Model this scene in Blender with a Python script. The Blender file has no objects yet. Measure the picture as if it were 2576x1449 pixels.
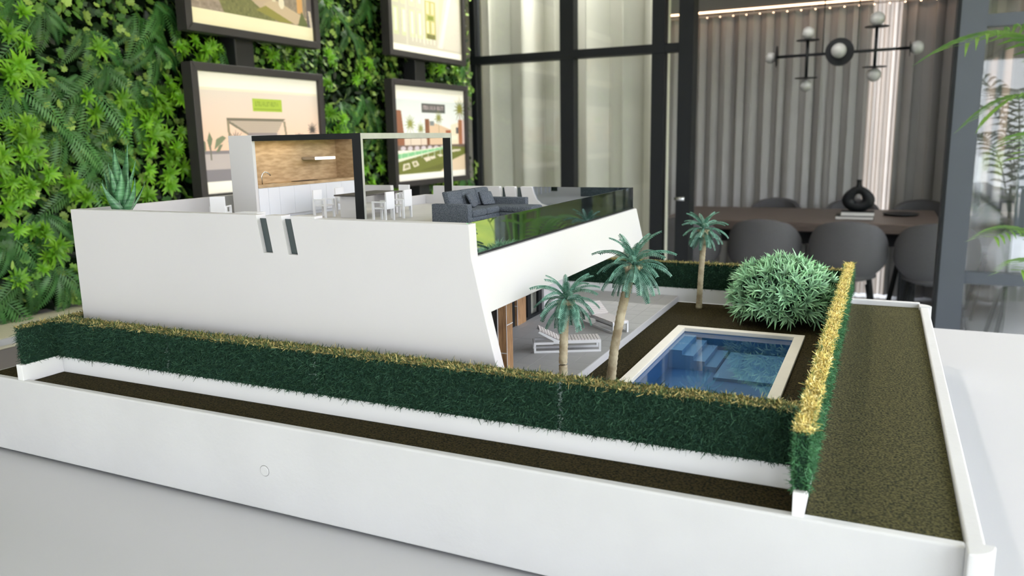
import bpy, bmesh, math, random
import numpy as np
from mathutils import Vector, Matrix

# ---------------------------------------------------------------- camera, world, light, exposure
SC = bpy.context.scene
COL = SC.collection
CAM_H = 1.30                      # eye height above the floor (m)
S = 0.32                          # one model unit (camera height over the model's turf) in metres
def U(x, y, z): return (x*S, y*S, CAM_H + z*S)      # model units -> metres

YAW, PITCH, ROLL, FPX = 0.443166, 0.187772, 0.0191823, 1964.2
def cam_axes():
    cy, sy, cp, sp = math.cos(YAW), math.sin(YAW), math.cos(PITCH), math.sin(PITCH)
    fwd = Vector((-sy*cp, cy*cp, -sp)); right = Vector((cy, sy, 0)); down = fwd.cross(right)
    c, s = math.cos(ROLL), math.sin(ROLL)
    return c*right + s*down, -s*right + c*down, fwd
_r, _d, _f = cam_axes()
cd = bpy.data.cameras.new('camera'); cam = bpy.data.objects.new('camera', cd); COL.objects.link(cam)
cam.matrix_world = Matrix(((_r.x, -_d.x, -_f.x, 0), (_r.y, -_d.y, -_f.y, 0), (_r.z, -_d.z, -_f.z, CAM_H), (0, 0, 0, 1)))
cd.sensor_width = 36.0; cd.lens = FPX*36.0/2576; cd.clip_start = 0.02; cd.clip_end = 300
cd.dof.use_dof = True; cd.dof.focus_distance = 1.02; cd.dof.aperture_fstop = 7.0
SC.camera = cam

SKY = 8.6
w = bpy.data.worlds.new('sky'); SC.world = w; w.use_nodes = True
bg = w.node_tree.nodes['Background']
bg.inputs['Color'].default_value = (0.90, 0.925, 1.0, 1); bg.inputs['Strength'].default_value = SKY

def light(name, kind, loc, rot, energy, color=(1, 1, 1), size=None, size_y=None):
    l = bpy.data.lights.new(name, kind); o = bpy.data.objects.new(name, l); COL.objects.link(o)
    o.location = loc; o.rotation_euler = rot; l.energy = energy; l.color = color
    if size is not None:
        l.shape = 'RECTANGLE' if size_y else 'SQUARE'; l.size = size
        if size_y: l.size_y = size_y
    return o
sun = light('sun', 'SUN', (0, 0, 20), (math.radians(28), math.radians(-30), 0), 5.0, (1, .95, .86)); sun.data.angle = math.radians(1)
WX = 1.75                          # the glazed garden front of the building stands at x = WX
for y0, y1 in ((-2.4, 4.0), (4.0, 12.0)):
    p = light('daylight_portal', 'AREA', (WX+.12, (y0+y1)/2, 1.40), (0, math.radians(90), 0), 1, size=2.7, size_y=y1-y0)
    p.data.cycles.is_portal = True
p = light('daylight_portal', 'AREA', (-1.57, -2.72, 1.2), (math.radians(90), 0, 0), 1, size=1.25, size_y=1.8); p.data.cycles.is_portal = True
p = light('daylight_portal', 'AREA', (1.2, -2.72, 1.2), (math.radians(90), 0, 0), 1, size=.9, size_y=1.8); p.data.cycles.is_portal = True
p = light('daylight_portal', 'AREA', (-.04, 7.32, 1.4), (math.radians(-90), 0, 0), 1, size=.34, size_y=2.7); p.data.cycles.is_portal = True
for i, (x, y) in enumerate(((-1.1, .9), (-1.1, 2.9), (.5, -.8), (-1.1, -1.2))):
    light('ceiling_fill', 'AREA', (x, y, 2.96), (0, 0, 0), 5, (1, .93, .84), .5, .5)  # unseen warm fill lights added under the showroom ceiling
for y, e_ in ((1.5, 66), (2.4, 52), (3.3, 36)):          # warm track spots aimed at the plant wall and posters
    o = light('track_spot', 'SPOT', (-.95, y, 2.92), (0, math.radians(-42), 0), e_, (1, .88, .79)); o.data.spot_size = math.radians(62); o.data.spot_blend = .8; o.data.shadow_soft_size = .05
light('curtain_fill', 'AREA', (-1.58, 4.135, 2.94), (0, 0, 0), 120, (1, .98, .94), 1.0, .05)  # unseen light added to brighten the pale curtain behind the partition
light('meeting_fill', 'AREA', (-.7, 5.2, 2.26), (math.radians(18), 0, 0), 13, (1, .96, .92), 1.4, .5)  # unseen fill added to lift the dim meeting room
SC.view_settings.view_transform = 'Standard'; SC.view_settings.look = 'None'
SC.view_settings.exposure = 0.0; SC.view_settings.gamma = 1.0; SC.view_settings.use_curve_mapping = False
SC.cycles.use_denoising = True
SC.cycles.max_bounces = 10; SC.cycles.diffuse_bounces = 5; SC.cycles.glossy_bounces = 5
SC.cycles.transparent_max_bounces = 24; SC.cycles.transmission_bounces = 6
SC.cycles.caustics_reflective = False; SC.cycles.caustics_refractive = False
SC.cycles.sample_clamp_indirect = 6.0

rng = np.random.default_rng(7); random.seed(7)

# ---------------------------------------------------------------- materials
def lin(c):
    return tuple((v/255/12.92 if v/255 <= .04045 else ((v/255+.055)/1.055)**2.4) for v in c)
def P(name, rgb, rough=.5, metal=0., spec=.5, var=0., vscale=8., bump=0., bscale=60., attr=False, rnd=0., emit=None, estr=0., trans=0., stretch=None, rgb2=None, coat=0.):
    m = bpy.data.materials.new(name); m.use_nodes = True
    nt = m.node_tree; b = nt.nodes['Principled BSDF']
    N, L = nt.nodes.new, nt.links.new
    b.inputs['Roughness'].default_value = rough; b.inputs['Metallic'].default_value = metal
    b.inputs['Specular IOR Level'].default_value = spec; b.inputs['Coat Weight'].default_value = coat
    c = lin(rgb) + (1,)
    b.inputs['Base Color'].default_value = c; m.diffuse_color = c
    src = None
    tc = None
    if var or bump or rgb2:
        tc = N('ShaderNodeTexCoord'); mp = N('ShaderNodeMapping')
        L(tc.outputs['Object'], mp.inputs['Vector'])
        if stretch: mp.inputs['Scale'].default_value = stretch
    if attr:
        a = N('ShaderNodeAttribute'); a.attribute_name = 'Col'; src = a.outputs['Color']
    if var or rgb2:
        n = N('ShaderNodeTexNoise'); n.inputs['Scale'].default_value = vscale; n.inputs['Detail'].default_value = 5
        L(mp.outputs['Vector'], n.inputs['Vector'])
        r = N('ShaderNodeValToRGB'); r.color_ramp.elements[0].position = .36; r.color_ramp.elements[1].position = .64
        c2 = lin(rgb2)+(1,) if rgb2 else tuple(v*(1-var) for v in c[:3])+(1,)
        r.color_ramp.elements[0].color = c2; r.color_ramp.elements[1].color = c
        L(n.outputs['Fac'], r.inputs['Fac'])
        if src is None: src = r.outputs['Color']
    if rnd:
        oi = N('ShaderNodeObjectInfo'); hs = N('ShaderNodeHueSaturation'); mr = N('ShaderNodeMapRange')
        mr.inputs['To Min'].default_value = 1-rnd; mr.inputs['To Max'].default_value = 1+rnd
        L(oi.outputs['Random'], mr.inputs['Value']); L(mr.outputs['Result'], hs.inputs['Value'])
        if src is not None: L(src, hs.inputs['Color'])
        else: hs.inputs['Color'].default_value = c
        src = hs.outputs['Color']
    if src is not None: L(src, b.inputs['Base Color'])
    if bump:
        n2 = N('ShaderNodeTexNoise'); n2.inputs['Scale'].default_value = bscale; n2.inputs['Detail'].default_value = 4
        L(mp.outputs['Vector'], n2.inputs['Vector'])
        bp = N('ShaderNodeBump'); bp.inputs['Strength'].default_value = bump; bp.inputs['Distance'].default_value = .002
        L(n2.outputs['Fac'], bp.inputs['Height']); L(bp.outputs['Normal'], b.inputs['Normal'])
    if emit:
        b.inputs['Emission Color'].default_value = lin(emit)+(1,); b.inputs['Emission Strength'].default_value = estr
    if trans:                                   # thin leaf / cloth lets light through
        tr = N('ShaderNodeBsdfTranslucent'); mx = N('ShaderNodeMixShader'); mx.inputs[0].default_value = trans
        if src is not None: L(src, tr.inputs['Color'])
        else: tr.inputs['Color'].default_value = c
        L(b.outputs[0], mx.inputs[1]); L(tr.outputs[0], mx.inputs[2]); L(mx.outputs[0], nt.nodes['Material Output'].inputs['Surface'])
    return m
def GLASS(name, tint, refl=None, ior=1.5, rough=0., rcol=(1, 1, 1)):
    m = bpy.data.materials.new(name); m.use_nodes = True; nt = m.node_tree; nt.nodes.remove(nt.nodes['Principled BSDF'])
    N, L = nt.nodes.new, nt.links.new
    t = N('ShaderNodeBsdfTransparent'); t.inputs['Color'].default_value = tint+(1,)
    g = N('ShaderNodeBsdfGlossy'); g.inputs['Roughness'].default_value = rough; g.inputs['Color'].default_value = rcol+(1,)
    mx = N('ShaderNodeMixShader')
    if refl is None:
        fr = N('ShaderNodeFresnel'); L(fr.outputs[0], mx.inputs[0])       # same reflectance from both sides of the thin pane
        ge = N('ShaderNodeNewGeometry'); mr = N('ShaderNodeMapRange'); mr.inputs['To Min'].default_value = ior; mr.inputs['To Max'].default_value = 1/ior
        L(ge.outputs['Backfacing'], mr.inputs['Value']); L(mr.outputs['Result'], fr.inputs['IOR'])
    else: mx.inputs[0].default_value = refl
    L(t.outputs[0], mx.inputs[1]); L(g.outputs[0], mx.inputs[2]); L(mx.outputs[0], nt.nodes['Material Output'].inputs['Surface'])
    return m

M = {}
M['white'] = P('model_white', (195, 194, 196), .45, var=.03, vscale=5)
M['white2'] = P('rim_white', (198, 199, 201), .55, var=.06, vscale=9, bump=.15, bscale=120)
M['border'] = P('border_white', (224, 225, 227), .45, var=.03, vscale=5)
M['table'] = P('table_white', (182, 183, 187), .38, var=.02, vscale=2)
M['turf'] = P('turf_flock', (88, 84, 54), .95, spec=.1, rgb2=(32, 36, 27), vscale=440, bump=1., bscale=420)
M['turf2'] = P('turf_flock_dark', (66, 58, 34), .95, spec=.1, rgb2=(19, 19, 13), vscale=440, bump=1., bscale=420)
M['hedge_core'] = P('hedge_core', (28, 50, 38), .9, spec=.1)
M['hedge'] = P('hedge_fibre', (40, 80, 56), .8, spec=.2, attr=True)
M['tile'] = P('terrace_tile', (160, 159, 159), .55, var=.04, vscale=30, rnd=.018)
M['grout'] = P('terrace_grout', (112, 111, 110), .8, var=.04)
M['stone'] = P('coping_stone', (226, 222, 214), .6, var=.04, vscale=60, bump=.1, bscale=300)
M['roof'] = P('roof_floor', (186, 184, 180), .6, var=.04, vscale=30)
M['pool'] = P('pool_blue', (70, 108, 150), .5, var=.06, vscale=6)
M['pool_step'] = P('pool_step_blue', (112, 146, 178), .5, var=.05, vscale=9)
M['water'] = GLASS('pool_water', (.66, .82, .94), ior=1.45, rough=.01)
M['tint'] = GLASS('tinted_glass', (.20, .27, .26), refl=.40, rcol=(.84, .88, 1.0))
M['tint_dark'] = P('dark_glass', (62, 72, 74), .2, spec=.5, var=.1)
M['glass'] = GLASS('clear_glass', (.965, .975, .97), ior=1.45)
M['edge'] = P('glass_edge_green', (150, 205, 160), .2, var=.05)
M['black'] = P('anthracite_paint', (18, 21, 24), .55, spec=.25, var=.1, vscale=5)
M['alu'] = P('anthracite_frame', (68, 74, 82), .42, var=.06, vscale=3)
M['steel'] = P('brushed_steel', (190, 192, 194), .25, metal=1., var=.1, vscale=40)
M['wood'] = P('niche_oak', (180, 154, 120), .55, rgb2=(152, 126, 92), vscale=14, stretch=(5, 3, 16), bump=.1, bscale=40)
M['walnut'] = P('post_walnut', (176, 138, 98), .55, rgb2=(132, 98, 66), vscale=9, stretch=(60, 60, 5), bump=.2, bscale=60)
M['dark_top'] = P('dark_table_top', (66, 62, 58), .5, var=.1, vscale=30)
M['sofa'] = P('sofa_felt', (100, 106, 114), .95, spec=.1, rgb2=(62, 68, 76), vscale=800, bump=.6, bscale=300)
M['lounger'] = P('lounger_white', (216, 217, 220), .4, var=.02)
M['cab'] = P('cabinet_front', (206, 209, 216), .35, var=.02)
M['slat'] = P('lounger_slat', (206, 200, 198), .5, var=.04)
M['frond'] = P('palm_plastic', (104, 150, 134), .5, rgb2=(48, 96, 80), vscale=160, rnd=.18, trans=.12)
M['trunk'] = P('palm_trunk', (186, 176, 148), .6, rgb2=(136, 122, 96), vscale=60, bump=.4, bscale=200)
M['shrub'] = P('shrub_plastic', (84, 138, 96), .42, attr=True, rnd=.16, trans=.15)
M['agave'] = P('succulent_leaf', (96, 150, 104), .34, rgb2=(46, 96, 62), vscale=50, stretch=(1, 1, 6), rnd=.12)
M['frame'] = P('poster_frame', (44, 40, 40), .5, var=.1, vscale=6)
M['print'] = P('poster_print', (230, 220, 205), .55, attr=True)
M['rail'] = P('rail_black', (26, 26, 28), .5, var=.1)
M['moss_back'] = P('plant_wall_backing', (16, 30, 14), .95, spec=.05, var=.4, vscale=20)
M['fern'] = P('fern_leaf', (84, 136, 68), .38, rgb2=(50, 98, 46), vscale=14, rnd=.34, trans=.25)
M['rosette'] = P('lime_leaf', (134, 188, 44), .42, rgb2=(90, 150, 26), vscale=20, rnd=.28, trans=.3)
M['leaf'] = P('small_leaf', (80, 130, 40), .45, attr=True, trans=.2)
M['floor'] = P('floor_microcement', (206, 208, 213), .28, var=.08, vscale=1.5)
M['ceiling'] = P('ceiling_white', (214, 212, 208), .8, var=.02)
M['wallw'] = P('wall_paint', (196, 194, 190), .8, var=.02)
M['wallg'] = P('wall_grey', (112, 110, 108), .8, var=.04)
M['soffit'] = P('soffit_grey', (158, 156, 154), .8, var=.03)
M['ledge_top'] = P('ledge_beige', (196, 190, 166), .5, var=.04, vscale=4)
M['ledge'] = P('ledge_taupe', (112, 106, 100), .6, var=.05, vscale=4)
M['ledge_lip'] = P('ledge_lip', (172, 172, 172), .5, var=.03)
M['curtain'] = P('curtain_grey', (172, 170, 168), .85, spec=.2, var=.06, vscale=5, trans=.04)
M['curtain_l'] = P('curtain_light', (226, 224, 212), .85, spec=.2, var=.04, vscale=5, trans=.3)
M['sheer'] = P('curtain_sheer', (246, 236, 226), .8, spec=.2, var=.04, vscale=5, trans=.9)
M['led'] = P('led_strip', (255, 220, 190), .5, emit=(255, 206, 168), estr=5)
M['led2'] = P('led_point', (255, 220, 190), .5, emit=(255, 214, 180), estr=8)
M['oak_table'] = P('table_oak', (94, 80, 73), .45, rgb2=(76, 64, 58), vscale=5, stretch=(2, 20, 20))
M['chairfab'] = P('chair_fabric', (90, 89, 91), .95, spec=.1, var=.12, vscale=60, stretch=(1, 1, 14), bump=.3, bscale=300)
M['globe'] = P('opal_globe', (160, 160, 157), .25, var=.02)
M['paper'] = P('book_pages', (208, 206, 202), .7, var=.05, vscale=30)
M['lawn'] = P('lawn', (140, 148, 52), .9, spec=.1, rgb2=(112, 128, 42), vscale=2.2)
M['path'] = P('path_stone', (206, 198, 186), .8, var=.08, vscale=1.5)
M['far_hedge'] = P('far_hedge', (48, 84, 44), .9, spec=.1, var=.4, vscale=6)
M['pink'] = P('render_pink', (214, 176, 156), .8, var=.06, vscale=1)
M['areca'] = P('areca_leaf', (122, 160, 70), .4, rgb2=(72, 116, 46), vscale=8, rnd=.12, trans=.25)
M['pot'] = P('pot_white', (222, 222, 222), .4, var=.03)
M['seatw'] = P('lounge_white', (222, 226, 232), .5, var=.03)

# ---------------------------------------------------------------- builders
def link(o, parent=None):
    COL.objects.link(o)
    if parent is not None: o.parent = parent
    return o
def tag(o, label=None, cat=None, group=None, kind=None):
    if label: o['label'] = label
    if cat: o['category'] = cat
    if group: o['group'] = group
    if kind: o['kind'] = kind
    return o
def thing(name, label, cat, loc=(0, 0, 0), rz=0., group=None, kind=None):
    o = bpy.data.objects.new(name, None); COL.objects.link(o); o.location = loc; o.rotation_euler = (0, 0, rz)
    o.empty_display_size = .05
    return tag(o, label, cat, group, kind)
def wloc(o):
    v = Vector((0, 0, 0))
    while o is not None: v += o.location; o = o.parent
    return v
class MB:
    """collects verts/faces; tf maps authoring coordinates to metres"""
    def __init__(s, tf=None): s.v = []; s.f = []; s.tf = tf or (lambda x, y, z: (x, y, z))
    def add(s, vs, fs):
        b = len(s.v); s.v += [s.tf(*p) for p in vs]; s.f += [[b+i for i in f] for f in fs]; return s
    def box(s, x0, y0, z0, x1, y1, z1):
        return s.hexa([(x0, y0, z0), (x1, y0, z0), (x1, y1, z0), (x0, y1, z0), (x0, y0, z1), (x1, y0, z1), (x1, y1, z1), (x0, y1, z1)])
    def hexa(s, p):
        return s.add(p, [(0, 3, 2, 1), (4, 5, 6, 7), (0, 1, 5, 4), (1, 2, 6, 5), (2, 3, 7, 6), (3, 0, 4, 7)])
    def prism(s, poly, a, b, axis='y'):
        n = len(poly)
        def pt(q, t): return {'y': (q[0], t, q[1]), 'z': (q[0], q[1], t), 'x': (t, q[0], q[1])}[axis]
        vs = [pt(q, a) for q in poly]+[pt(q, b) for q in poly]
        fs = [tuple(range(n)), tuple(range(2*n-1, n-1, -1))]+[(i, (i+1) % n, n+(i+1) % n, n+i) for i in range(n)]
        return s.add(vs, fs)
    def tube(s, pts, rad, n=8, cap=True):
        pts = [Vector(p) for p in pts]; R = rad if isinstance(rad, (list, tuple)) else [rad]*len(pts)
        rings = []; up = Vector((0, 0, 1)); vs = []; fs = []
        for i, p in enumerate(pts):
            d = (pts[min(i+1, len(pts)-1)]-pts[max(i-1, 0)]).normalized()
            a = d.cross(up)
            if a.length < 1e-3: a = d.cross(Vector((1, 0, 0)))
            a.normalize(); b = d.cross(a)
            for k in range(n):
                t = 2*math.pi*k/n; vs.append(tuple(p+a*(R[i]*math.cos(t))+b*(R[i]*math.sin(t))))
        for i in range(len(pts)-1):
            for k in range(n): fs.append((i*n+k, i*n+(k+1) % n, (i+1)*n+(k+1) % n, (i+1)*n+k))
        if cap: fs += [tuple(range(n-1, -1, -1)), tuple((len(pts)-1)*n+k for k in range(n))]
        return s.add(vs, fs)
    def lathe(s, prof, c=(0, 0, 0), n=24, sx=1., sy=1.):
        vs = []; fs = []
        for r, z in prof:
            for k in range(n):
                t = 2*math.pi*k/n; vs.append((c[0]+r*sx*math.cos(t), c[1]+r*sy*math.sin(t), c[2]+z))
        for i in range(len(prof)-1):
            for k in range(n): fs.append((i*n+k, i*n+(k+1) % n, (i+1)*n+(k+1) % n, (i+1)*n+k))
        fs += [tuple(range(n-1, -1, -1)), tuple((len(prof)-1)*n+k for k in range(n))]
        return s.add(vs, fs)
    def ball(s, c, r, n=16, m=10, sx=1., sy=1., sz=1.):
        pr = [(max(r*math.sin(math.pi*i/m), r*.02), -r*sz*math.cos(math.pi*i/m)) for i in range(m+1)]
        return s.lathe(pr, c, n, sx, sy)
    def build(s, name, mat, parent=None, smooth=False, bevel=0., seg=2, recalc=True, kind=None, angle=40):
        me = bpy.data.meshes.new(name)
        o0 = wloc(parent) if parent is not None else Vector((0, 0, 0))
        me.from_pydata([tuple(Vector(p)-o0) for p in s.v], [], s.f)
        if recalc:
            bm = bmesh.new(); bm.from_mesh(me); bmesh.ops.recalc_face_normals(bm, faces=bm.faces)
            if bevel:
                ed = [e for e in bm.edges if len(e.link_faces) == 2 and e.calc_face_angle(0) > math.radians(angle)]
                bmesh.ops.bevel(bm, geom=ed, offset=bevel, segments=seg, profile=.5, affect='EDGES', clamp_overlap=True)
            bm.to_mesh(me); bm.free()
        if smooth: me.polygons.foreach_set('use_smooth', [True]*len(me.polygons))
        me.materials.append(mat)
        o = link(bpy.data.objects.new(name, me), parent)
        if kind: o['kind'] = kind
        return o
def npmesh(name, V, F, mat, col=None, parent=None, smooth=False, kind=None, mesh_only=False):
    """fast mesh from numpy arrays: V (n,3), F (m,k)"""
    V = np.asarray(V, np.float32); F = np.asarray(F, np.int32)
    if parent is not None: V = V-np.array(wloc(parent), np.float32)
    me = bpy.data.meshes.new(name); k = F.shape[1]
    me.vertices.add(len(V)); me.vertices.foreach_set('co', V.ravel())
    me.loops.add(F.size); me.loops.foreach_set('vertex_index', F.ravel())
    me.polygons.add(len(F)); me.polygons.foreach_set('loop_start', np.arange(0, F.size, k, dtype=np.int32))
    if smooth: me.polygons.foreach_set('use_smooth', np.ones(len(F), bool))
    if col is not None:
        c = np.ones((len(V), 4), np.float32); c[:, :3] = col
        a = me.color_attributes.new('Col', 'FLOAT_COLOR', 'POINT'); a.data.foreach_set('color', c.ravel())
    me.update(calc_edges=True); me.validate()
    me.materials.append(mat)
    if mesh_only: return me
    o = link(bpy.data.objects.new(name, me), parent)
    if kind: o['kind'] = kind
    return o
def inst(name, me, parent, mat4=None):
    o = link(bpy.data.objects.new(name, me), parent)
    if mat4 is not None: o.matrix_local = mat4
    return o
def dup(root, loc, rz, label=None, group=None):
    r = root.copy(); COL.objects.link(r); r.location = loc; r.rotation_euler = (0, 0, rz)
    if label: r['label'] = label
    if group: r['group'] = group
    for ch in list(root.children):
        c = ch.copy(); COL.objects.link(c); c.parent = r
        for g in ch.children:
            d = g.copy(); COL.objects.link(d); d.parent = c
    return r
def L_(rgb): return np.array(lin(rgb))
def single(mb, name, mat, label, cat, **k):
    g = k.pop('group', None); kd = k.pop('kind', None)
    return tag(mb.build(name, mat, **k), label, cat, g, kd)
def struct(mb, name, mat, **k):
    o = mb.build(name, mat, **k); o['kind'] = 'structure'; return o
def estruct(name):
    o = bpy.data.objects.new(name, None); COL.objects.link(o); o['kind'] = 'structure'; return o

# ================================================================ ROOM SHELL
FX0, FX1, FY0, FY1, CZ = -2.30, WX, -2.6, 20.0, 3.0
struct(MB().box(FX0-.2, FY0-.2, -.12, FX1+.15, FY1+.2, 0), 'floor', M['floor'])
struct(MB().box(FX0-.2, FY0-.2, CZ, FX1+.15, 7.3, CZ+.2).box(.36, 7.3, CZ, FX1+.15, FY1+.2, CZ+.2), 'ceiling', M['ceiling'])
struct(MB().box(FX0-.2, FY0, 0, FX0, 8.0, CZ), 'wall_left', M['wallw'])
struct(MB().box(FX0-.2, FY0-.2, 0, -2.2, FY0, CZ).box(-.95, FY0-.2, 0, .75, FY0, CZ).box(1.65, FY0-.2, 0, FX1+.15, FY0, CZ).box(-2.2, FY0-.2, 2.1, -.95, FY0, CZ).box(-2.2, FY0-.2, 0, -.95, FY0, .3).box(.75, FY0-.2, 2.1, 1.65, FY0, CZ).box(.75, FY0-.2, 0, 1.65, FY0, .3), 'wall_back', M['wallw'])
bwn = estruct('window_9')
for x in (-2.2, -1.6, -1.0, .75, 1.6): MB().box(x, FY0-.12, .3, x+.05, FY0-.05, 2.1).build('mullion', M['alu'], bwn)
for x, x1 in ((-2.15, -1.6), (-1.55, -1.0), (.80, 1.6)): MB().box(x, FY0-.09, .3, x1, FY0-.082, 2.1).build('pane', M['glass'], bwn)
struct(MB().box(FX0-.2, FY1, 0, FX1+.15, FY1+.2, CZ), 'wall_front', M['wallg'])
PY = 4.0                                            # partition between showroom and meeting room
struct(MB().box(.50, 6.2, 0, .56, 7.3, CZ), 'wall_divider', M['wallg'])  # solid stretch added to keep hall daylight off the right-hand curtain
gv = estruct('window_8')
MB().box(.535, PY+.10, .04, .543, 6.2, 2.92).build('pane', M['glass'], gv)
MB().box(.525, PY+.10, 0, .553, 6.2, .04).build('bottom_rail', M['alu'], gv); MB().box(.525, PY+.10, 2.92, .553, 6.2, CZ).build('top_rail', M['alu'], gv)
mb = MB().box(FX0, 7.15, 0, -.20, 7.3, CZ).box(.12, 7.15, 0, .55, 7.3, CZ).box(-.20, 7.15, 2.7, .12, 7.3, CZ)
struct(mb, 'wall_meeting', M['wallg'])
mb = MB().box(.42, 7.3, 0, .52, FY1, CZ)
struct(mb, 'wall_hall', M['wallg'])
# meeting room soffit and curtain recess
struct(MB().box(FX0, PY+.35, 2.28, .50, 6.62, 2.46), 'trim_1', M['soffit'])
struct(MB().box(FX0, 6.62, 2.28, .50, 6.66, 2.60), 'trim_2', M['soffit'])

# glazed garden front: mullions, rails and panes
def glazing(name, ys, z1=2.75, col=.07):
    r = estruct(name)
    for y in ys: MB().box(WX, y-col/2, 0, WX+.09, y+col/2, z1).build('mullion', M['alu'], r)
    MB().box(WX, ys[0], 0, WX+.09, ys[-1], .06).build('bottom_rail', M['alu'], r)
    MB().box(WX, ys[0], z1-.06, WX+.09, ys[-1], z1).build('top_rail', M['alu'], r)
    for a, b in zip(ys[:-1], ys[1:]):
        MB().box(WX+.04, a+col/2, .06, WX+.05, b-col/2, z1-.06).build('pane', M['glass'], r)
glazing('window_1', [-2.4, -.8, .8, 2.4, 3.96])
glazing('window_2', [4.04, 5.35], col=.08)
glazing('window_3', [9.0, 10.2, 11.5], col=.10)
glazing('window_4', [13.0, 15.0, 17.0, 19.8], col=.16)
mb = MB().box(WX, FY0, 2.75, WX+.15, FY1, CZ).box(WX, FY0, 0, WX+.15, -2.4, CZ)
struct(mb, 'wall_right', M['wallw'])
struct(MB().box(WX-.22, 11.6, 0, WX+.12, 12.9, CZ), 'trim_3', M['alu'])
struct(MB().box(WX-.02, 5.39, 0, WX+.12, 8.95, CZ), 'wall_pier', M['wallg'])

# partition along X at y = PY: dark frames with panes, door opening and right pane
r = estruct('window_5')
Z = lambda x0, x1, z0, z1, y0=PY, y1=PY+.07: MB().box(x0, y0, z0, x1, y1, z1)
for x0, x1 in ((-2.13, -2.10), (-1.592, -1.515), (-1.095, -1.03)): Z(x0, x1, 0, 2.96).build('mullion', M['black'], r)
Z(-2.13, -1.03, 1.715, 1.757, PY-.005, PY+.075).build('transom', M['black'], r)
Z(-1.03, -.955, 1.715, 1.757).build('transom', M['black'], r)
Z(-2.13, -.955, 0, .06, PY-.005, PY+.075).build('bottom_rail', M['black'], r)
Z(-2.13, -.955, 2.90, 2.96, PY-.005, PY+.075).build('top_rail', M['black'], r)
for x0, x1 in ((-2.10, -1.592), (-1.515, -1.095), (-1.03, -.955)):
    for z0, z1 in ((.06, 1.715), (1.757, 2.90)): Z(x0, x1, z0, z1, PY+.03, PY+.038).build('pane', M['glass'], r)
d = estruct('door_1')
Z(-.957, -.885, 0, 2.96, PY-.01, PY+.10).build('door_post', M['black'], d)
Z(.243, .258, 0, 2.96, PY-.02, PY+.10).build('door_seal', M['black'], d)
Z(.258, .358, 0, 2.96, PY-.02, PY+.10).build('door_post', M['alu'], d)
Z(-.957, .358, 2.90, 2.96, PY-.01, PY+.10).build('door_head', M['alu'], d)
hb = MB(); hb.tube([(-.945, PY-.012, .99), (-.945, PY-.055, .99), (-.90, PY-.06, .99)], .011, 8)
hb.build('door_handle', M['steel'], d, smooth=True)
r = estruct('window_6')
Z(.358, WX, 1.735, 1.785, PY, PY+.06).build('transom', M['alu'], r)
Z(.358, WX, .622, .675, PY, PY+.06).build('transom', M['alu'], r)
Z(.358, WX, 0, .06, PY, PY+.06).build('bottom_rail', M['alu'], r)
Z(.358, WX, 2.90, 2.96, PY, PY+.06).build('top_rail', M['alu'], r)
Z(WX-.05, WX, 0, 2.96, PY, PY+.06).build('mullion', M['alu'], r)
for z0, z1 in ((.06, .622), (.675, 1.735), (1.785, 2.9)): Z(.358, WX-.05, z0, z1, PY+.025, PY+.033).build('pane', M['glass'], r)
struct(MB().box(FX0, PY-.01, 2.96, WX, PY+.1, CZ), 'trim_5', M['black'])

# outside: paving, lawn, hedge, wall of a house beyond
struct(MB().box(WX+.15, -12, -.14, 3.1, 40, -.04).box(-8, -12, -.14, WX+.15, FY0-.2, -.04), 'ground', M['path'])
lw = MB().hexa([(3.1, -10, -.3), (60, -10, -.3), (60, 60, -.3), (3.1, 60, -.3), (3.1, -10, -.04), (60, -10, 3.2), (60, 60, 3.2), (3.1, 60, -.04)])
single(lw, 'lawn', M['lawn'], 'sunlit lawn sloping up outside the glazed front', 'lawn', kind='structure')
struct(MB().box(26, -10, .9, 27.5, 60, 2.2), 'wall_garden', M['far_hedge'], bevel=.2)
struct(MB().box(40, -20, 1.5, 44, 70, 9).box(2.2, 54, -.2, 40, 58, 11), 'wall_neighbour', M['pink'])

# ================================================================ LEFT: plant wall, ledge, posters
LX = -2.13
lg = thing('window_ledge', 'long beige-topped taupe ledge running below the plant wall', 'ledge', (-2.03, 2, 0))
MB().box(-2.13, -.5, .815, -1.937, 3.98, .843).build('ledge_top', M['ledge_top'], lg, bevel=.003)
MB().box(-1.9365, -.5, .826, -1.930, 3.98, .842).build('ledge_lip', M['ledge_lip'], lg)
MB().box(-2.13, -.5, 0, -1.938, 3.98, .8145).build('ledge_front', M['ledge'], lg)

pw = thing('plant_wall', 'dense wall of artificial ferns and lime green leaves behind the posters', 'plant wall', (-2.2, 2, .85))
MB().box(-2.29, .2, .845, -2.17, 3.985, 2.9).build('backing_panel', M['moss_back'], pw)

def leaf_strip(n, Lg, prof, bend, fold=.25):
    """leaf along +Y in local frame, 3 columns; returns V,F"""
    V = []; F = []
    for i in range(n+1):
        t = i/n; wd = prof(t); y = Lg*math.sin(bend*t)/bend if bend else Lg*t; z = -Lg*(1-math.cos(bend*t))/bend if bend else 0
        V += [(-wd, y, z+fold*wd), (0, y, z), (wd, y, z+fold*wd)]
    for i in range(n):
        a = i*3; F += [(a, a+1, a+4, a+3), (a+1, a+2, a+5, a+4)]
    return np.array(V), np.array(F)
def merge(parts):
    V = []; F = []; n = 0
    for v, f in parts: V.append(v); F.append(f+n); n += len(v)
    return np.concatenate(V), np.concatenate(F)
def rot_to(Y, Zup):
    Y = Vector(Y).normalized(); X = Y.cross(Vector(Zup)); X.normalize(); Zv = X.cross(Y)
    return Matrix(((X.x, Y.x, Zv.x), (X.y, Y.y, Zv.y), (X.z, Y.z, Zv.z)))
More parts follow.
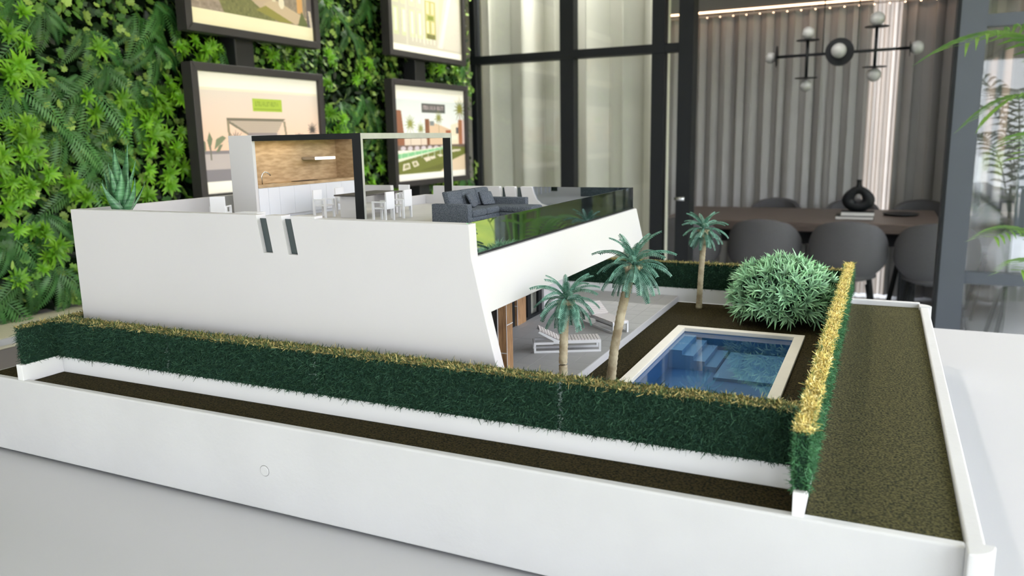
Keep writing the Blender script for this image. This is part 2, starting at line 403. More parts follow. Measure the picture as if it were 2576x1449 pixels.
def frond_mesh(name, mat, Lg, pairs, pw_, plen, bend, lift=.0, tipdroop=.2):
    """pinnate frond: rachis along +Y bending to -Z, quads for pinnae"""
    V = []; F = []
    def c(t):
        a = bend*t
        return np.array([0, Lg*math.sin(a)/bend, Lg*lift*t*(1-t)-Lg*(1-math.cos(a))/bend]), np.array([0, math.cos(a), -math.sin(a)])
    m = 10
    for i in range(m):
        p0, _ = c(i/m); p1, _ = c((i+1)/m); w0 = Lg*.008*(1-.8*i/m); b = len(V)
        V += [p0+[-w0, 0, 0], p0+[w0, 0, 0], p1+[w0, 0, 0], p1+[-w0, 0, 0]]; F.append((b, b+1, b+2, b+3))
    for i in range(pairs):
        t = .06+.92*i/(pairs-1); p, d = c(t)
        ln = plen*(math.sin(math.pi*min(1, (t*.88+.14)))**.8)+plen*.06; wd = pw_*(.7+.3*math.sin(math.pi*t))
        for sgn in (-1, 1):
            out = np.array([sgn*math.cos(.45), 0, 0])+d*math.sin(.45); out = out/np.linalg.norm(out)
            dz = np.array([0, 0, -tipdroop*ln])
            b = len(V); q = p+out*ln*.45
            V += [p, q+d*wd*.5+dz*.25, p+out*ln+dz, q-d*wd*.5+dz*.25]; F.append((b, b+1, b+2, b+3))
    return npmesh(name, np.array(V), np.array(F), mat, mesh_only=True)
fern_me = [frond_mesh('fern_frond', M['fern'], lg_, 23, .0078, pl, bd, .25) for lg_, pl, bd in ((.19, .031, 1.0), (.16, .027, 1.35), (.22, .031, .85), (.14, .029, 1.1))]
def ros_mesh(n, Lg, wd, tilt):
    parts = []
    for k in range(n):
        ring = k % 2; v, f = leaf_strip(4, Lg*(.8+.35*random.random())*(1-.25*ring), lambda t: wd*(.25+.75*math.sin(math.pi*min(1, t*.86+.14)))*(1 if t < .98 else .1), .6, .35)
        el = tilt+.45*ring+random.uniform(-.15, .15); az = 2*math.pi*k/n+random.uniform(-.2, .2)
        R = np.array(Matrix.Rotation(az, 3, 'Z') @ Matrix.Rotation(el, 3, 'X')); parts.append((v @ R.T, f))
    return npmesh('leaf_rosette', *merge(parts), M['rosette'], mesh_only=True)
ros_me = [ros_mesh(20, .040, .0042, .35), ros_mesh(17, .044, .0045, .5), ros_mesh(22, .038, .004, .3), ros_mesh(18, .036, .0048, .6)]
# fern clumps at chosen spots of the wall (y, z), fronds fan downwards
clumps = [(1.48, 1.68), (1.62, 1.63), (1.66, 1.55), (1.48, 1.48), (1.79, 1.70), (1.84, 1.62), (1.59, 1.49), (1.79, 1.49), (1.71, 1.44), (1.37, 1.48), (1.60, 1.30), (1.54, 1.23), (1.48, 1.36),
          (1.41, 1.70), (1.88, 1.74), (2.10, 1.65), (2.73, 1.86), (2.86, 1.78), (2.98, 1.92), (2.77, 1.46), (2.95, 1.50), (3.03, 1.38), (3.86, 1.76), (3.85, 1.12), (1.40, 1.12), (1.32, .99), (1.44, .96), (1.30, 1.08), (1.24, .93)]
nf = 0
for (y, z) in clumps:
    k = random.choice((4, 5, 6))
    for i in range(k):
        a = -math.pi/2+(i-(k-1)/2)*(2.2/k)+random.uniform(-.2, .2)
        d = Vector((.34+.4*random.random(), math.cos(a), math.sin(a)))
        R = rot_to(d, (1, 0, .15)).to_4x4(); s_ = random.uniform(.75, 1.12)
        R = Matrix.Translation(Vector((-2.115, y+random.uniform(-.02, .02), z+random.uniform(-.02, .02)))-pw.location) @ R @ Matrix.Scale(s_, 4)
        inst('fern_frond', random.choice(fern_me), pw, R); nf += 1
nr = 0
groups = [(1.36, 1.60), (1.37, 1.51), (1.33, 1.37), (1.36, 1.32), (1.71, 1.39), (1.82, 1.36), (1.84, 1.30), (1.79, 1.37), (1.72, 1.18), (1.57, 1.14), (1.35, 1.22), (1.85, 1.22), (1.96, 1.62), (2.03, 1.60), (2.38, 1.63), (2.47, 1.61),
          (2.68, 1.61), (2.71, 1.35), (2.87, 1.58), (2.69, 1.41), (3.55, 1.64), (1.49, 1.17), (1.31, 1.18), (1.39, 1.02), (1.89, 1.45), (1.27, 1.30)]
while nr < 235:
    if nr < 160: g = groups[nr % len(groups)]; y, z = g[0]+random.gauss(0, .038), g[1]+random.gauss(0, .038)
    else: y, z = random.uniform(1.1, 3.95), random.uniform(.88, 2.15)
    d = Vector((1, random.uniform(-.5, .4), random.uniform(-.3, .6))).normalized()
    q = Vector((0, 0, 1)).rotation_difference(d).to_matrix().to_4x4()
    Mx = Matrix.Translation(Vector((-2.085+random.uniform(-.02, .03), y, z))-pw.location) @ q @ Matrix.Rotation(random.uniform(0, 6.28), 4, 'Z') @ Matrix.Scale(random.uniform(.7, 1.15), 4)
    inst('leaf_rosette', random.choice(ros_me), pw, Mx); nr += 1
# the mass of small round and pointed leaves behind them
def scatter_leaves(n, ymin, ymax, zmin, zmax, xo, size, cols, roundness, seed):
    g = np.random.default_rng(seed)
    y = g.uniform(ymin, ymax, n); z = g.uniform(zmin, zmax, n); x = xo+g.uniform(-.035, .03, n)
    nrm = np.stack([np.ones(n), g.normal(0, .5, n), g.normal(.25, .5, n)], 1); nrm /= np.linalg.norm(nrm, axis=1)[:, None]
    t = g.normal(0, 1, (n, 3)); t -= nrm*(t*nrm).sum(1)[:, None]; t /= np.linalg.norm(t, axis=1)[:, None]; b = np.cross(nrm, t)
    sz = size*g.uniform(.6, 1.3, n)[:, None]; wd = sz*roundness
    c = np.stack([x, y, z], 1)
    V = np.stack([c-t*sz, c-t*sz*.3+b*wd+nrm*wd*.3, c+t*sz*.5+b*wd*.8+nrm*wd*.25, c+t*sz, c+t*sz*.5-b*wd*.8+nrm*wd*.25, c-t*sz*.3-b*wd+nrm*wd*.3], 1)
    base = (np.arange(n)*6)[:, None]
    F = np.concatenate([base+np.array([0, 1, 2, 3]), base+np.array([0, 3, 4, 5])], 0)
    ci = np.array([L_(q) for q in cols])[g.integers(0, len(cols), n)]*g.uniform(.6, 1.25, n)[:, None]
    return V.reshape(-1, 3), F, np.repeat(ci, 6, 0)
greens = [(112, 152, 58), (146, 176, 82), (84, 128, 48), (58, 100, 42), (160, 190, 96), (96, 140, 52), (44, 82, 36)]
def clovers(n, seed):
    g = np.random.default_rng(seed); V = []; C = []
    y = g.uniform(1.0, 3.97, n); z = g.uniform(.85, 2.2, n)
    keep = (np.sin(y*9.1+1.3*np.sin(z*7))+np.sin(z*11.3-y*4.2)+g.normal(0, .7, n)) > -.6; y, z = y[keep], z[keep]; n = len(y)
    x = -2.125+g.uniform(-.03, .035, n); c0 = np.stack([x, y, z], 1)
    nrm = np.stack([np.ones(n), g.normal(0, .4, n), g.normal(.3, .4, n)], 1); nrm /= np.linalg.norm(nrm, axis=1)[:, None]
    t = g.normal(0, 1, (n, 3)); t -= nrm*(t*nrm).sum(1)[:, None]; t /= np.linalg.norm(t, axis=1)[:, None]; b = np.cross(nrm, t)
    col = np.array([L_(q) for q in greens])[g.integers(0, len(greens), n)]*g.uniform(.7, 1.25, n)[:, None]; r = .0105*g.uniform(.7, 1.25, n)[:, None]
    for k in range(4):
        a = k*math.pi/2+g.normal(0, .15, n)[:, None]; d = t*np.cos(a)+b*np.sin(a); e = -t*np.sin(a)+b*np.cos(a); lift = nrm*r*.35
        q = [c0, c0+d*r*.5+e*r*.62+lift*.4, c0+d*r*1.25+e*r*.55+lift, c0+d*r*1.12+lift*.8, c0+d*r*1.25-e*r*.55+lift, c0+d*r*.5-e*r*.62+lift*.4]
        V.append(np.stack(q, 1).reshape(-1, 3)); C.append(np.repeat(col, 6, 0))
    V = np.concatenate(V); m = len(V)//6; base = (np.arange(m)*6)[:, None]
    return V, np.concatenate([base+np.array([0, 1, 2, 3]), base+np.array([0, 3, 4, 5])]), np.concatenate(C)
v1, f1, c1 = clovers(9500, 1)
v2, f2, c2 = scatter_leaves(3000, 1.0, 3.97, .85, 2.2, -2.13, .018, greens[:5], .3, 2)
v3, f3, c3 = scatter_leaves(9000, 1.0, 3.97, .85, 2.2, -2.16, .022, [(22, 46, 22), (30, 58, 26), (16, 34, 16)], .5, 3)  # rear layer coloured dark for the shade deep between the leaves
Vv = np.concatenate([v1, v2, v3]); Fv = np.concatenate([f1, f2+len(v1), f3+len(v1)+len(v2)])
npmesh('small_leaves', Vv, Fv, M['leaf'], np.concatenate([c1, c2, c3]), pw, kind='stuff')

for (y, nm) in ((2.17, 'black vertical rail behind the nearer pair of posters'), (3.33, 'black vertical rail behind the farther pair of posters')):
    o = thing('poster_rail', nm, 'rail', (-2.07, y, .845), group='poster rails on the plant wall')
    MB().box(-2.115, y-.045, .846, -2.045, y+.045, 2.88).build('rail_post', M['rail'], o, bevel=.004)

# ---- posters: prints are painted into a colour attribute on a fine grid
class Paint:
    def __init__(s, w, h, c): s.w, s.h = w, h; s.a = np.ones((h, w, 3))*L_(c); s.X, s.Y = np.meshgrid((np.arange(w)+.5)/w, (np.arange(h)+.5)/h)
    def m(s, mask, c, al=1.): s.a[mask] = s.a[mask]*(1-al)+L_(c)*al
    def rect(s, x0, y0, x1, y1, c, al=1.): s.m((s.X >= x0) & (s.X < x1) & (s.Y >= y0) & (s.Y < y1), c, al)
    def grad(s, x0, y0, x1, y1, c0, c1):
        k = (s.X >= x0) & (s.X < x1) & (s.Y >= y0) & (s.Y < y1); t = ((s.Y-y0)/(y1-y0))[k][:, None]; s.a[k] = L_(c0)*(1-t)+L_(c1)*t
    def poly(s, pts, c, al=1.):
        ins = np.zeros(s.X.shape, bool); n = len(pts)
        for i in range(n):
            (xa, ya), (xb, yb) = pts[i], pts[(i+1) % n]
            if ya == yb: continue
            ins ^= ((s.Y >= min(ya, yb)) & (s.Y < max(ya, yb)) & (s.X < xa+(s.Y-ya)*(xb-xa)/(yb-ya)))
        s.m(ins, c, al)
    def ell(s, cx, cy, rx, ry, c, al=1.): s.m(((s.X-cx)/rx)**2+((s.Y-cy)/ry)**2 < 1, c, al)
    def palm(s, cx, cy, r, c, ct, h):
        s.rect(cx-r*.06, cy, cx+r*.06, cy+h, ct)
        dx, dy = s.X-cx, (s.Y-cy)*.66; a = np.arctan2(dy, dx); rr = np.hypot(dx, dy)
        for k in range(13):
            a0 = -math.pi/2+(k-6)*.42; da = np.abs((a-a0+math.pi) % (2*math.pi)-math.pi)
            s.m((rr < r*(1.05-.25*(k % 2))) & (rr*np.sin(np.minimum(da, 1.5)) < r*.10*(1.15-rr/r)) & (da < 1.2), c, .9)
    def glyphs(s, x0, y0, x1, y1, n, c, gap=None, al=1.):
        g = random.Random(int(x0*1e4)); dx = (x1-x0)/n
        for i in range(n):
            if gap is not None and i == gap: continue
            a = x0+i*dx
            s.rect(a, y0, a+dx*.3, y1, c, al)
            if g.random() < .6: s.rect(a+dx*.5, y0, a+dx*.72, y1, c, al*.8)
            k = g.choice((0, .42, .8)); yy = y0+(y1-y0)*k; s.rect(a, yy, a+dx*.7, yy+(y1-y0)*.2, c, al)
    def noise(s, k, sc):
        n = np.random.default_rng(5).normal(0, 1, (s.h//sc+2, s.w//sc+2)); n = np.kron(n, np.ones((sc, sc)))[:s.h, :s.w]; s.a *= (1+k*n)[:, :, None]
def poster(label, y0, y1, z0, z1, paint, fw=.026):
    x = -2.012; o = thing('framed_poster', label, 'poster', (x, (y0+y1)/2, z0), group='framed posters on the plant wall')
    a, b = y0-fw, y1+fw; c, d = z0-fw, z1+fw; xf, xb = x+.014, x-.030
    for q in ([(a, d), (b, d), (y1, z1), (y0, z1)], [(a, c), (y0, z0), (y1, z0), (b, c)], [(a, c), (a, d), (y0, z1), (y0, z0)], [(b, c), (y1, z0), (y1, z1), (b, d)]):
        MB().prism(q, xb, xf, 'x').build('frame_bar', M['frame'], o, bevel=.002)
    MB().box(xb, y0, z0, x-.004, y1, z1).build('back_board', M['frame'], o)
    h, w_ = paint.h, paint.w
    yy = np.linspace(y0, y1, w_); zz = np.linspace(z1, z0, h); Yg, Zg = np.meshgrid(yy, zz)
    V = np.stack([np.full(Yg.size, x), Yg.ravel(), Zg.ravel()], 1)
    i = (np.arange(h-1)[:, None]*w_+np.arange(w_-1)[None, :]).ravel(); F = np.stack([i, i+w_, i+w_+1, i+1], 1)
    npmesh('print', V, F, M['print'], paint.a.reshape(-1, 3), o)
CREAM = (252, 246, 234)
# lower left: terrace with pergola at dusk
p = Paint(270, 180, CREAM)
p.grad(0, .13, 1, .66, (228, 214, 204), (246, 200, 172)); p.rect(0, .13, 1, .15, (240, 228, 208))
p.rect(.41, .20, .66, .31, (172, 194, 66)); p.glyphs(.435, .225, .635, .265, 15, (126, 148, 52), None, .8); p.rect(.42, .285, .65, .30, (150, 172, 56))
for q, c in (([(.20, .375), (.68, .375), (.66, .395), (.20, .395)], (120, 112, 96)),): p.poly(q, c)
p.poly([(.215, .395), (.66, .395), (.60, .50), (.36, .50)], (168, 150, 142))
for k in range(6): t = k/6; p.poly([(.23+.13*t, .40+.10*t), (.655-.05*t, .40+.10*t), (.652-.05*t, .41+.10*t), (.235+.13*t, .41+.10*t)], (196, 178, 160))
p.rect(.355, .50, .60, .70, (146, 134, 136)); p.rect(.37, .60, .59, .68, (120, 110, 108))
p.rect(.60, .50, .625, .70, (214, 192, 180)); p.poly([(.66, .395), (.68, .395), (.70, .66), (.685, .66)], (150, 138, 116))
p.poly([(.20, .395), (.217, .395), (.235, .92), (.21, .92)], (150, 136, 112))
p.poly([(.217, .395), (.36, .50), (.36, .52), (.217, .42)], (128, 120, 104))
p.rect(0, .66, .4, .80, (190, 178, 176)); p.rect(0, .645, .4, .67, (134, 126, 130)); p.rect(.4, .66, 1, .90, (176, 160, 156)); p.rect(0, .80, 1, .90, (134, 128, 134))
for cx, cy, r_ in ((.93, .47, .055), (.80, .55, .045)): p.palm(cx, cy, r_, (82, 74, 72), (120, 100, 90), .12)
p.palm(.26, .56, .06, (104, 98, 92), (110, 100, 92), .10); p.poly([(.06, .65), (.045, .56), (.065, .49), (.085, .55)], (118, 126, 98)); p.poly([(.09, .64), (.11, .55), (.16, .52), (.185, .54), (.15, .58)], (126, 134, 104)); p.poly([(.03, .66), (.0, .60), (.0, .52), (.035, .58)], (124, 128, 104)); p.poly([(.10, .66), (.13, .60), (.16, .59), (.13, .65)], (120, 126, 100)); p.rect(.06, .6, .07, .72, (120, 116, 104))
p.rect(.28, .70, .36, .73, (160, 150, 152)); p.rect(.30, .74, .40, .78, (172, 162, 162)); p.rect(0, .90, 1, 1, CREAM)
poster('lower near poster showing a terrace pergola at dusk under a green banner', 1.905, 2.504, 1.142, 1.537, p)
# lower right: pool garden with palms
p = Paint(260, 180, CREAM)
p.grad(0, .14, 1, .6, (214, 218, 218), (234, 234, 230)); p.rect(.36, .17, .70, .27, (84, 84, 82)); p.glyphs(.385, .195, .68, .24, 15, (190, 172, 174), 9, .9)
p.poly([(0, .25), (.09, .26), (.13, .62), (0, .62)], (146, 96, 72)); p.rect(.40, .34, .46, .62, (128, 84, 60)); p.poly([(.46, .36), (.60, .40), (.80, .46), (.80, .64), (.46, .64)], (214, 184, 156))
p.rect(.47, .36, .53, .41, (128, 132, 134)); p.poly([(.78, .40), (.90, .37), (.90, .66), (.78, .66)], (238, 218, 194)); p.rect(.86, .43, .90, .50, (88, 90, 92)); p.rect(.90, .34, .96, .70, (164, 104, 74)); p.rect(.96, .34, 1, .66, (224, 196, 190))
p.rect(.75, .52, .88, .57, (244, 228, 208)); p.rect(.12, .55, .42, .64, (220, 200, 184)); p.rect(.70, .46, .78, .56, (160, 92, 66))
p.palm(.20, .40, .075, (142, 144, 74), (170, 150, 130), .22); p.palm(.34, .45, .06, (140, 142, 76), (170, 140, 120), .2); p.palm(.60, .33, .065, (136, 136, 72), (160, 140, 110), .22); p.palm(.93, .22, .10, (128, 126, 52), (150, 110, 70), .3)
p.rect(0, .62, 1, .68, (110, 92, 84))
for k in range(7): p.ell(.10+.09*k, .655, .033, .022, (206, 192, 200))
p.poly([(0, .70), (.70, .64), (1, .66), (1, .93), (0, .93)], (112, 116, 54)); p.poly([(0, .70), (.66, .645), (.72, .66), (0, .80)], (226, 224, 202)); p.poly([(.02, .715), (.64, .655), (.68, .668), (.02, .765)], (128, 190, 138))
for k in range(7): p.rect(.06+.09*k, .66, .08+.09*k, .76, (206, 220, 196), .35)
p.poly([(.60, .93), (.80, .80), (1, .74), (1, .93)], (222, 198, 170)); p.poly([(.30, .90), (.62, .84), (.74, .80), (.66, .90)], (84, 82, 40), .5)
for q in ([(.09, .82), (.17, .81), (.18, .87), (.08, .89)], [(.20, .80), (.27, .79), (.30, .84), (.23, .86)], [(.36, .765), (.44, .75), (.47, .79), (.40, .805)], [(.44, .755), (.52, .745), (.54, .77), (.48, .785)], [(.56, .735), (.62, .73), (.65, .75), (.60, .76)], [(.74, .69), (.92, .68), (.93, .70), (.76, .715)]): p.poly(q, (222, 210, 190))
for q in ([(.11, .83), (.16, .825), (.165, .86), (.10, .87)], [(.22, .81), (.26, .805), (.275, .835), (.235, .845)]): p.poly(q, (150, 146, 100))
p.rect(0, .93, 1, 1, (246, 240, 232))
poster('lower far poster showing a palm garden with a pool under a dark banner', 3.035, 3.690, 1.120, 1.552, p)
# upper left: aerial of a garden court
p = Paint(270, 180, CREAM); p.rect(0, 0, 1, .13, CREAM); p.grad(0, .13, 1, .87, (150, 140, 120), (150, 132, 118))
p.poly([(0, .55), (.25, .6), (.30, .87), (0, .87)], (160, 142, 130)); p.poly([(.12, .5), (.5, .5), (.66, .87), (.25, .87)], (122, 120, 76)); p.noise(.10, 4)
p.poly([(.40, .6), (.62, .52), (.70, .60), (.55, .75), (.42, .72)], (92, 88, 84)); p.poly([(.46, .72), (.62, .62), (.68, .70), (.56, .80)], (196, 172, 150)); p.poly([(.50, .80), (.60, .74), (.85, .86), (.70, .87)], (148, 140, 70))
p.poly([(.56, .74), (.66, .68), (.95, .80), (.84, .87)], (204, 180, 152)); p.rect(.64, .5, .67, .70, (222, 212, 190)); p.ell(.72, .70, .025, .05, (236, 224, 204)); p.rect(.72, .5, .75, .58, (206, 156, 100)); p.rect(.80, .5, .82, .62, (196, 150, 110)); p.rect(.86, .5, .91, .76, (216, 164, 104))
p.poly([(.86, .87), (.90, .74), (.96, .87)], (104, 110, 66)); p.rect(.95, .5, 1, .87, (108, 100, 104)); p.poly([(.96, .72), (.985, .72), (1, .87), (.975, .87)], (218, 202, 190))
p.poly([(.2, .2), (.7, .18), (.8, .45), (.3, .5)], (188, 170, 150)); p.rect(.35, .25, .6, .4, (220, 200, 176)); p.rect(0, .87, 1, 1, (250, 238, 206))
poster('upper near poster showing a garden court from above over a cream margin', 1.905, 2.504, 1.683, 2.078, p)
# upper right: site plan
p = Paint(260, 180, (230, 224, 208)); p.grad(0, .1, 1, .93, (204, 200, 180), (196, 188, 174))
for k in range(5): x0 = .04+.105*k; p.rect(x0, .12, x0+.07, .52, (210, 212, 176)); p.rect(x0, .56, x0+.07, .84, (202, 206, 166)); p.rect(x0+.018, .16, x0+.052, .48, (244, 236, 214)); p.rect(x0+.018, .58, x0+.05, .80, (240, 232, 212))
p.rect(.20, .1, .225, .92, (208, 202, 188)); p.rect(.43, .1, .455, .9, (206, 200, 186))
p.poly([(.66, .14), (.84, .14), (.72, .62), (.66, .66)], (206, 208, 166)); p.poly([(.78, .2), (.98, .4), (.98, .9), (.62, .9)], (208, 200, 188)); p.poly([(.86, .14), (.90, .14), (.70, .90), (.64, .90)], (232, 224, 208))
for k in range(7): p.rect(.28+.05*k, .80, .29+.05*k, .88, (238, 232, 216))
p.rect(.46, .42, .61, .82, (178, 174, 110)); p.rect(.48, .44, .52, .56, (240, 204, 166)); p.rect(.55, .44, .59, .56, (238, 196, 160)); p.rect(.48, .64, .51, .76, (244, 216, 178)); p.rect(.55, .64, .59, .76, (240, 200, 164)); p.rect(.50, .58, .58, .62, (128, 136, 52)); p.rect(.48, .77, .60, .82, (112, 108, 60))
for k in range(60): rx, ry = random.random(), random.random(); p.rect(.1+.85*rx, .15+.74*ry, .108+.85*rx, .165+.74*ry, (182, 178, 160), .5)
p.rect(0, .93, 1, 1, (248, 242, 228))
poster('upper far poster showing a pale coloured site plan', 3.035, 3.685, 1.705, 2.14, p)

# ================================================================ MEETING ROOM
def curtain(name, label, x0, x1, y, z0, z1, waves, amp, mat, cat='curtain', sharp=1.):
    n = int(waves*16)+1; x = np.linspace(x0, x1, n); t = np.linspace(0, waves*2*np.pi, n)
    yy = y+amp*np.sin(t+.5*np.sin(t*.37))*(1+.25*np.sin(t*.53+1)); xx = x+amp*.35*np.sin(2*t)
    V = np.concatenate([np.stack([xx, yy+amp*.15*np.sin(t*1.7+k), np.full(n, z)], 1) for k, z in enumerate(np.linspace(z0, z1, 6))])
    i = (np.arange(5)[:, None]*n+np.arange(n-1)[None, :]).ravel(); F = np.stack([i, i+1, i+n+1, i+n], 1)
    o = npmesh(name, V, F, mat, smooth=True)
    if mat is not M['sheer']: md = o.modifiers.new('thick', 'SOLIDIFY'); md.thickness = .003
    return tag(o, label, cat)
curtain('curtain', 'pale beige floor length curtain behind the left glass partition', -2.24, -1.06, 4.22, .02, 2.92, 6, .045, M['curtain_l'])
curtain('curtain', 'long grey pleated curtain lit by warm spots along its top', -1.95, -.15, 6.80, .02, 2.56, 17, .032, M['curtain'])
curtain('curtain', 'narrow bright sheer curtain glowing between the grey ones', -.16, .07, 6.84, .02, 2.56, 4, .028, M['sheer'])
curtain('curtain', 'short grey curtain to the right of the glowing sheer', .06, .44, 6.80, .02, 2.56, 3, .03, M['curtain'])
g = estruct('window_7')
MB().box(-.20, 7.2, .05, .12, 7.21, 2.7).build('pane', M['glass'], g)
MB().box(-.20, 7.18, 0, .12, 7.24, .05).build('bottom_rail', M['alu'], g)
o = thing('led_strip', 'thin warm light strip above the grey curtain', 'light', (-.8, 6.7, 2.40))
MB().box(-1.95, 6.63, 2.270, .34, 6.655, 2.280).build('diffuser', M['led'], o)
MB().box(-1.95, 6.715, 2.248, .34, 6.722, 2.260).build('track', M['soffit'], o)
for k in range(22): MB().ball((-1.90+k*.1035, 6.73, 2.248), .005, 8, 6).build('light_point', M['led2'], o)

mt = thing('meeting_table', 'long oak meeting table with black legs behind the grey chairs', 'table', (-.4, 5.7, 0))
MB().box(-1.35, 5.22, .695, .34, 6.22, .755).build('tabletop', M['oak_table'], mt, bevel=.006)
for x in (-1.2, .18):
    for y in (5.35, 6.08): MB().box(x-.04, y-.04, 0, x+.04, y+.04, .695).build('leg', M['black'], mt)
MB().box(-1.2, 5.36, .60, .18, 5.40, .695).build('apron', M['black'], mt); MB().box(-1.2, 6.04, .60, .18, 6.08, .695).build('apron', M['black'], mt)

def shell_chair():
    t = thing('meeting_chair', 'x', 'chair', (0, 0, 0))
    V = []; F = []; na, nz = 25, 14
    for j in range(nz+1):
        s_ = j/nz; z = .425+.385*s_
        ra = .072+.150*math.sin(min(1, s_/.42)*math.pi/2)**.8 if s_ < .42 else .222-.030*((s_-.42)/.58)**2
        span = math.radians(62+38*math.sin(min(1, s_*1.3)*math.pi/2)-44*max(0, (s_-.72)/.28)**2)
        for i in range(na):
            a = -span+2*span*i/(na-1)
            zz = z-.04*max(0, s_-.6)*(a/1.4)**2*4
            V.append((ra*math.sin(a), -.9*ra*math.cos(a)-.03*s_, zz))
    for j in range(nz):
        for i in range(na-1): q = j*na+i; F.append((q, q+1, q+na+1, q+na))
    o = npmesh('shell', np.array(V), np.array(F), M['chairfab'], None, t, smooth=True)
    md = o.modifiers.new('thick', 'SOLIDIFY'); md.thickness = .035; md.offset = -1
    md = o.modifiers.new('sub', 'SUBSURF'); md.levels = 1; md.render_levels = 1
    MB().lathe([(.02, .435), (.11, .44), (.165, .46), (.16, .49), (.02, .50)], (0, .02, 0), 24).build('seat', M['chairfab'], t, smooth=True)
    for sx in (-1, 1):
        for sy in (-1, 1): MB().tube([(.12*sx, .03+.11*sy, .43), (.19*sx, .03+.2*sy, 0)], [.014, .009], 8).build('leg', M['black'], t, smooth=True)
    return t
ch = shell_chair()
seats = [(-1.12, 5.02, 0, 'grey shell chair half hidden by the door post at the table'), (-.64, 5.02, 0, 'grey upholstered shell chair behind the lone back palm'),
         (-.165, 5.02, 0, 'grey upholstered shell chair below the black vase'), (.30, 5.02, 0, 'grey shell chair cut off by the right door frame'),
         (-.75, 6.38, math.pi, 'grey chair across the table, only its top edge showing'), (-.20, 6.38, math.pi, 'grey chair across the table behind the vase'), (.27, 6.38, math.pi, 'grey chair across the table beside the divider wall')]
for i, (x, y, rz, lb) in enumerate(seats):
    if i == 0: ch.location = (x, y, 0); ch['label'] = lb; ch['group'] = 'chairs at the meeting table'
    else: dup(ch, (x, y, 0), rz, lb, 'chairs at the meeting table')

pl = thing('pendant_lamp', 'black branching pendant lamp with opal globes over the table', 'lamp', (-.30, 5.6, 2.36))
Yp = 5.6
MB().tube([(-.69, Yp, 1.802), (.10, Yp, 1.812)], .0095, 10).build('bar', M['black'], pl, smooth=True)
MB().tube([(-.498, Yp, 1.655), (-.498, Yp, 1.905)], .0105, 10).build('cross_bar', M['black'], pl, smooth=True)
MB().tube([(-.094, Yp, 1.70), (-.094, Yp, 1.955)], .0105, 10).build('cross_bar', M['black'], pl, smooth=True)
for x in (-.405, -.20): MB().tube([(x, Yp, 1.81), (x, Yp, 2.36)], .004, 6).build('rod', M['black'], pl)
MB().tube([(-.303, Yp-.02, 1.812), (-.303, Yp+.02, 1.812)], [.086, .086], 28).build('ring_plate', M['black'], pl, smooth=False)
for (x, y, z, r_) in ((-.725, Yp, 1.800, .036), (.138, Yp, 1.812, .040), (-.498, Yp, 1.942, .040), (-.498, Yp, 1.613, .040), (-.094, Yp, 1.998, .044), (-.094, Yp, 1.660, .042), (-.306, Yp-.05, 1.816, .047)):
    MB().ball((x, y, z), r_, 18, 12).build('globe', M['globe'], pl, smooth=True)
for (x, z) in ((-.498, 1.897), (-.498, 1.66), (-.094, 1.952), (-.094, 1.708)): MB().tube([(x, Yp, z-.002), (x, Yp, z+.002)], .072, 24).build('disc', M['black'], pl)
for x in (-.687, .100): MB().tube([(x-.002, Yp, 1.806), (x+.002, Yp, 1.806)], .068 if x < 0 else .045, 24).build('disc', M['black'], pl)

bk = thing('book', 'wide grey book lying at the bottom under the black vase', 'book', (-.15, 5.52, .755))
MB().box(-.262, 5.44, .757, -.042, 5.62, .775).build('pages', M['paper'], bk); MB().box(-.265, 5.437, .755, -.039, 5.623, .758).build('cover', M['black'], bk); MB().box(-.265, 5.437, .775, -.039, 5.623, .778).build('cover', M['black'], bk)
bk = thing('book', 'smaller pale book on top of the wide one under the vase', 'book', (-.14, 5.54, .778))
MB().box(-.232, 5.47, .780, -.040, 5.61, .800).build('pages', M['paper'], bk); MB().box(-.234, 5.468, .778, -.038, 5.612, .781).build('cover', M['paper'], bk); MB().box(-.234, 5.468, .800, -.038, 5.612, .803).build('cover', M['black'], bk)
# ring vase: tear-shaped torus with a neck
V = []; F = []; cx, cz, cyv = -.137, .880, 5.54; nu, nv = 36, 14
for i in range(nu):
    a = 2*math.pi*i/nu; R_ = .058; rr = .036*(1+.12*math.cos(a+math.pi/2)); k = 1+.35*max(0, math.sin(a))**6
    for j in range(nv):
        b = 2*math.pi*j/nv; q = R_*k+rr*math.cos(b); V.append((cx+1.05*q*math.cos(a), cyv+.03*math.sin(b), cz-.004+.80*q*math.sin(a)))
for i in range(nu):
    for j in range(nv): F.append((i*nv+j, ((i+1) % nu)*nv+j, ((i+1) % nu)*nv+(j+1) % nv, i*nv+(j+1) % nv))
vs = thing('vase', 'black ring shaped vase with a short neck on two books', 'vase', (cx, cyv, .803))
npmesh('body', np.array(V), np.array(F), M['black'], None, vs, smooth=True)
MB().lathe([(.034, .045), (.020, .075), (.0155, .095), (.0155, .118), (.019, .124), (.012, .124), (.011, .10)], (cx, cyv, cz), 20).build('neck', M['black'], vs, smooth=True)
o = thing('tray', 'thin dark tray lying on the table beside the books', 'tray', (.12, 5.75, .755))
MB().lathe([(.06, .756), (.10, .758), (.112, .770), (.105, .770), (.06, .762)], (.12, 5.80, 0), 32).build('dish', M['black'], o, smooth=True)

